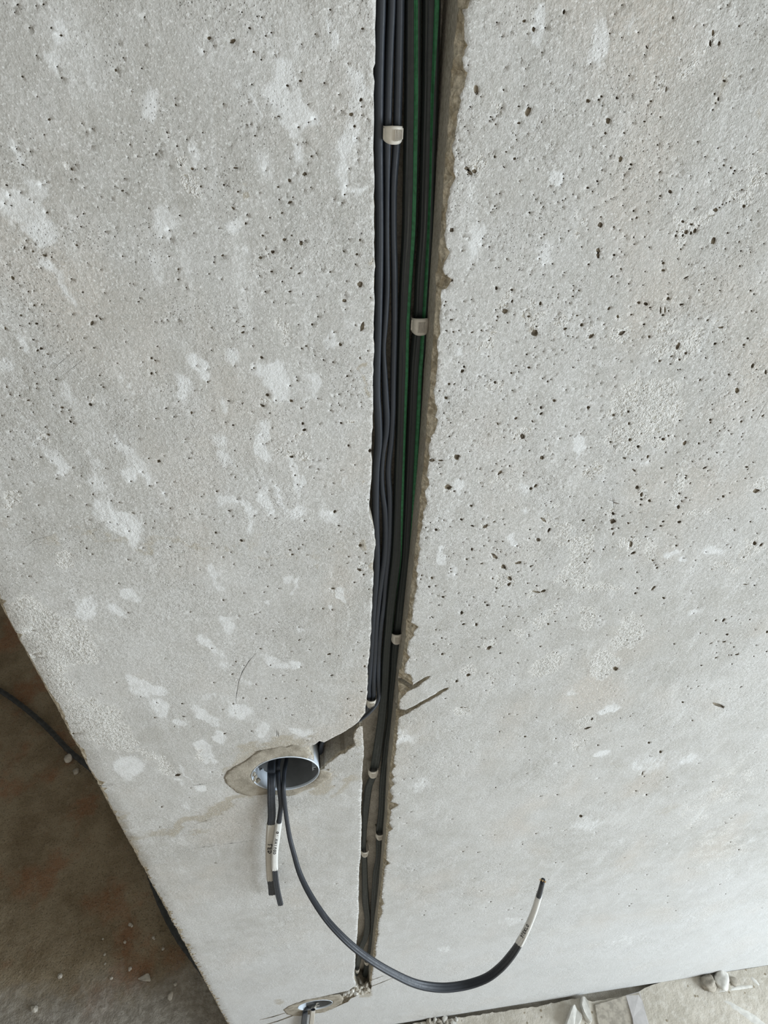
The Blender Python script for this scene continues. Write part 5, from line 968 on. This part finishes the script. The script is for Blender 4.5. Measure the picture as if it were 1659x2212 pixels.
# ---------------------------------------------------------------- loose stones and debris
def lump(name, p, r, mat, label, cat='stone', group=None, sq=(1, 1, .7), sub=2, rough=.25, parent=None):
    bm = bmesh.new(); bmesh.ops.create_icosphere(bm, subdivisions=sub, radius=1.0)
    sd = random.uniform(0, 99)
    for v in bm.verts:
        k = 1 + rough * 1.6 * noise.noise(v.co * 1.3 + Vector((sd, 0, 0))) + rough * .6 * noise.noise(v.co * 4 + Vector((sd, 0, 0)))
        v.co = Vector((v.co.x * sq[0] * k * r, v.co.y * sq[1] * k * r, v.co.z * sq[2] * k * r))
    for f in bm.faces: f.smooth = sub > 1
    me = bpy.data.meshes.new(name); bm.to_mesh(me); bm.free()
    o = link(name, me, mat, parent, label=label, cat=cat, group=group); o.location = p
    o.rotation_euler = (0, 0, random.uniform(0, 6.28)); return o
def prism(name, pts, h0, h1, mat, label, cat, bev=.0015):
    """a chip with its own thickness lying on the floor: px outline"""
    q = [onf(x, y, h1) for x, y in pts]; c = sum(q, Vector()) / len(q)
    bm = bmesh.new()
    up = [bm.verts.new((p.x - c.x, p.y - c.y, h1 - h0 + random.uniform(-.002, .002))) for p in q]
    dn = [bm.verts.new(((p.x - c.x) * 1.04, (p.y - c.y) * 1.04, 0)) for p in q]
    n = len(q); bm.faces.new(up); bm.faces.new(dn[::-1])
    for i in range(n): bm.faces.new((up[i], dn[i], dn[(i + 1) % n], up[(i + 1) % n]))
    bmesh.ops.recalc_face_normals(bm, faces=bm.faces)
    bmesh.ops.bevel(bm, geom=[e for e in bm.edges], offset=bev, segments=2, affect='EDGES', clamp_overlap=True)
    me = bpy.data.meshes.new(name); bm.to_mesh(me); bm.free()
    o = link(name, me, mat, label=label, cat=cat); o.location = (c.x, c.y, h0); return o
prism('stone_chip', [(297,2114),(318,2101),(322,2104),(325,2119),(310,2118)], .001, .007, M['stone'], 'pale triangular stone chip on the brown floor', 'stone')
lump('pebble', onf(148, 1637, .009), .014, M['stone'], 'round pale pebble by the dark conduit at the left wall edge', sq=(1, 1, .7))
lump('pebble', onf(164, 1666, .006), .010, M['dark_stone'], 'dim pebble just below the round pale pebble')
lump('pebble', onf(368, 2152, .006), .009, M['stone'], 'small flat pebble right of the triangular chip', sq=(1, .7, .6))
lump('pebble', onf(379, 2126, .003), .004, M['stone'], 'tiny light pebble above the small flat pebble')
GP = 'crumbs scattered on the brown floor'
for px, py, r in ((281,1997,.005),(270,2035,.004),(331,2025,.004),(226,2062,.004),(240,2113,.005),(333,2028,.003),(280,2095,.004),(227,2082,.003),(281,2092,.005),(222,2028,.003),(130,2108,.007),(75,2180,.010),(352,2050,.004),(285,2000,.004)):
    lump('crumb', onf(px, py, .002), r, M['stone'], 'small pale crumb lying on the brown floor left of the wall', 'crumb', GP, sub=1)

lump('stone', onf(1531, 2122, .010), .021, M['dark_stone'], 'brown rounded stone half buried at the wall foot, right of frame', sq=(.8, 1, .8), sub=3)
lump('stone', onf(1560, 2116, .012), .022, M['white_stone'], 'white plastered stone beside the brown rounded one', sq=(1.15, .8, .7), sub=3)
lump('stone', onf(1585, 2120, .004), .010, M['dark_stone'], 'little dark stone right of the white plastered stone', sq=(1, 1, .6))
prism('plaster_shard', [(1222,2214),(1229,2195),(1237,2172),(1241,2168),(1247,2179),(1257,2191),(1258,2200),(1252,2214),(1240,2228)], -.002, .022, M['white_stone'], 'broad white plaster shard standing at the wall foot', 'shard')
prism('plaster_shard', [(1258,2152),(1263,2151),(1271,2163),(1276,2185),(1281,2204),(1276,2207),(1270,2202),(1261,2185),(1256,2170)], -.002, .020, M['white_stone'], 'slender white plaster shard right of the broad one', 'shard')
prism('slab_fragment', [(1284,2170),(1310,2163),(1345,2152),(1381,2143),(1390,2172),(1400,2214),(1404,2240),(1300,2240),(1290,2205)], -.001, .005, M['dark_stone'], 'flat greyish brown slab fragment lying against the wall foot', 'slab', .001)
prism('plastic_strip', [(1352,2151),(1382,2143),(1391,2172),(1402,2214),(1406,2240),(1372,2240),(1366,2200)], .0052, .0066, plain('milky_plastic', (.43, .41, .395), .8, .4, .05, 80), 'milky plastic strip along the right edge of the brown slab fragment', 'strip', .0005)
# plaster ridges trowelled on the floor
def ridge(pts, wpx, h, label):
    c = [onf(x, y, 0) for x, y in pts]; V, Fc = [], []; k = 9
    cc = catmull([(p.x, p.y, 0) for p in c], .006); n = len(cc)
    for i in range(n):
        t = Vector(cc[min(i + 1, n - 1)]) - Vector(cc[max(i - 1, 0)]); t.normalize(); b = Vector((-t.y, t.x, 0))
        e = math.sin(math.pi * min(1, max(0, i / (n - 1)))) ** .5
        wd = wpx / 930 * .5 * (.5 + .5 * e) * (1 + .35 * noise.noise(Vector((i * .25, wpx, 0))))
        for j in range(k):
            u = -1 + 2 * j / (k - 1)
            V.append((cc[i][0] + b.x * u * wd, cc[i][1] + b.y * u * wd, -.003 + (h + .003) * (1 - u * u) * (e * .9 + .1) * (1 + .3 * noise.noise(Vector((i * .4, j * .7, 0))))))
    for i in range(n - 1):
        for j in range(k - 1): a = i * k + j; Fc.append((a, a + 1, a + k + 1, a + k))
    Fc += [tuple(range(k))[::-1], tuple(range((n - 1) * k, n * k))] + [(i * k, (i + 1) * k, (i + 1) * k + k - 1, i * k + k - 1) for i in range(n - 1)]
    return link('plaster_ridge', mesh('plaster_ridge', V, Fc), M['white_stone'], label=label, cat='plaster')
ridge([(1545,2146),(1572,2165),(1605,2186),(1640,2208),(1680,2234)], 26, .002, 'long white plaster ridge running down to the bottom right corner')
ridge([(1528,2150),(1565,2140),(1600,2134),(1640,2129)], 16, .0012, 'white plaster smear crossing just below the stones')
ridge([(1618,2106),(1632,2120),(1646,2134)], 12, .001, 'short white plaster smear near the right edge of the floor')

GS = 'gravel in the joint at the wall foot'
for k in range(34):
    px = random.uniform(905, 985) ; base = onw(px, 2205 - (px - 900) * .158).x
    p = Vector((base, -random.uniform(.004, .035), random.uniform(.0, .006)))
    lump('gravel', p, random.uniform(.0035, .0075), M['white_stone'] if random.random() < .7 else M['dark_stone'], 'small broken stone in the gravel where wall meets floor', 'gravel', GS, sub=1, rough=.45)
GC = 'rubble at the foot of the chase'
for px, py, r, mt in ((766,2128,.006,'w'),(771,2134,.007,'s'),(761,2138,.007,'w'),(752,2143,.006,'w'),(745,2146,.005,'w'),(757,2147,.006,'s'),(768,2142,.008,'w'),(776,2139,.006,'s'),(782,2142,.007,'s'),(788,2137,.008,'d'),
  (794,2133,.008,'d'),(797,2140,.006,'d'),(780,2132,.006,'s'),(787,2129,.006,'s'),(763,2118,.005,'w'),(750,2150,.005,'d'),(774,2146,.006,'w'),(792,2126,.006,'d'),(799,2147,.005,'d'),(741,2150,.004,'s')):
    lump('rubble', onw(px, py, .004), r, M[{'w': 'white_stone', 's': 'stone', 'd': 'dark_stone'}[mt]], 'broken crumb of concrete lodged at the foot of the cable chase', 'rubble', GC, sub=1, rough=.4, sq=(1, .8, .8))

# black conduit on the floor beyond the wall end
cp = [onf(x, y, .010) for x, y in ((-160,1440),(-60,1462),(0,1492),(50,1527),(100,1570),(150,1622),(226,1690),(272,1780),(314,1865),(331,1910),(346,1950),(365,1990),(389,2032),(420,2074),(456,2124),(500,2180))]
cc = catmull([tuple(p) for p in cp], .012); n = len(cc); V, Fc = [], []
for i in range(n):
    t = (Vector(cc[min(i + 1, n - 1)]) - Vector(cc[max(i - 1, 0)])).normalized(); b = Vector((-t.y, t.x, 0)); r = .0075 + (.0010 if i % 2 else 0)
    for j in range(12): a = 2 * math.pi * j / 12; V.append(Vector(cc[i]) + b * (r * math.cos(a)) + Vector((0, 0, r * math.sin(a))))
for i in range(n - 1):
    for j in range(12): a, c = i * 12 + j, i * 12 + (j + 1) % 12; Fc.append((a, c, c + 12, a + 12))
Fc += [tuple(range(12))[::-1], tuple(range((n - 1) * 12, n * 12))]
link('conduit', mesh('conduit', V, Fc), M['conduit'], label='black ribbed conduit lying on the brown floor beyond the wall edge', cat='conduit')
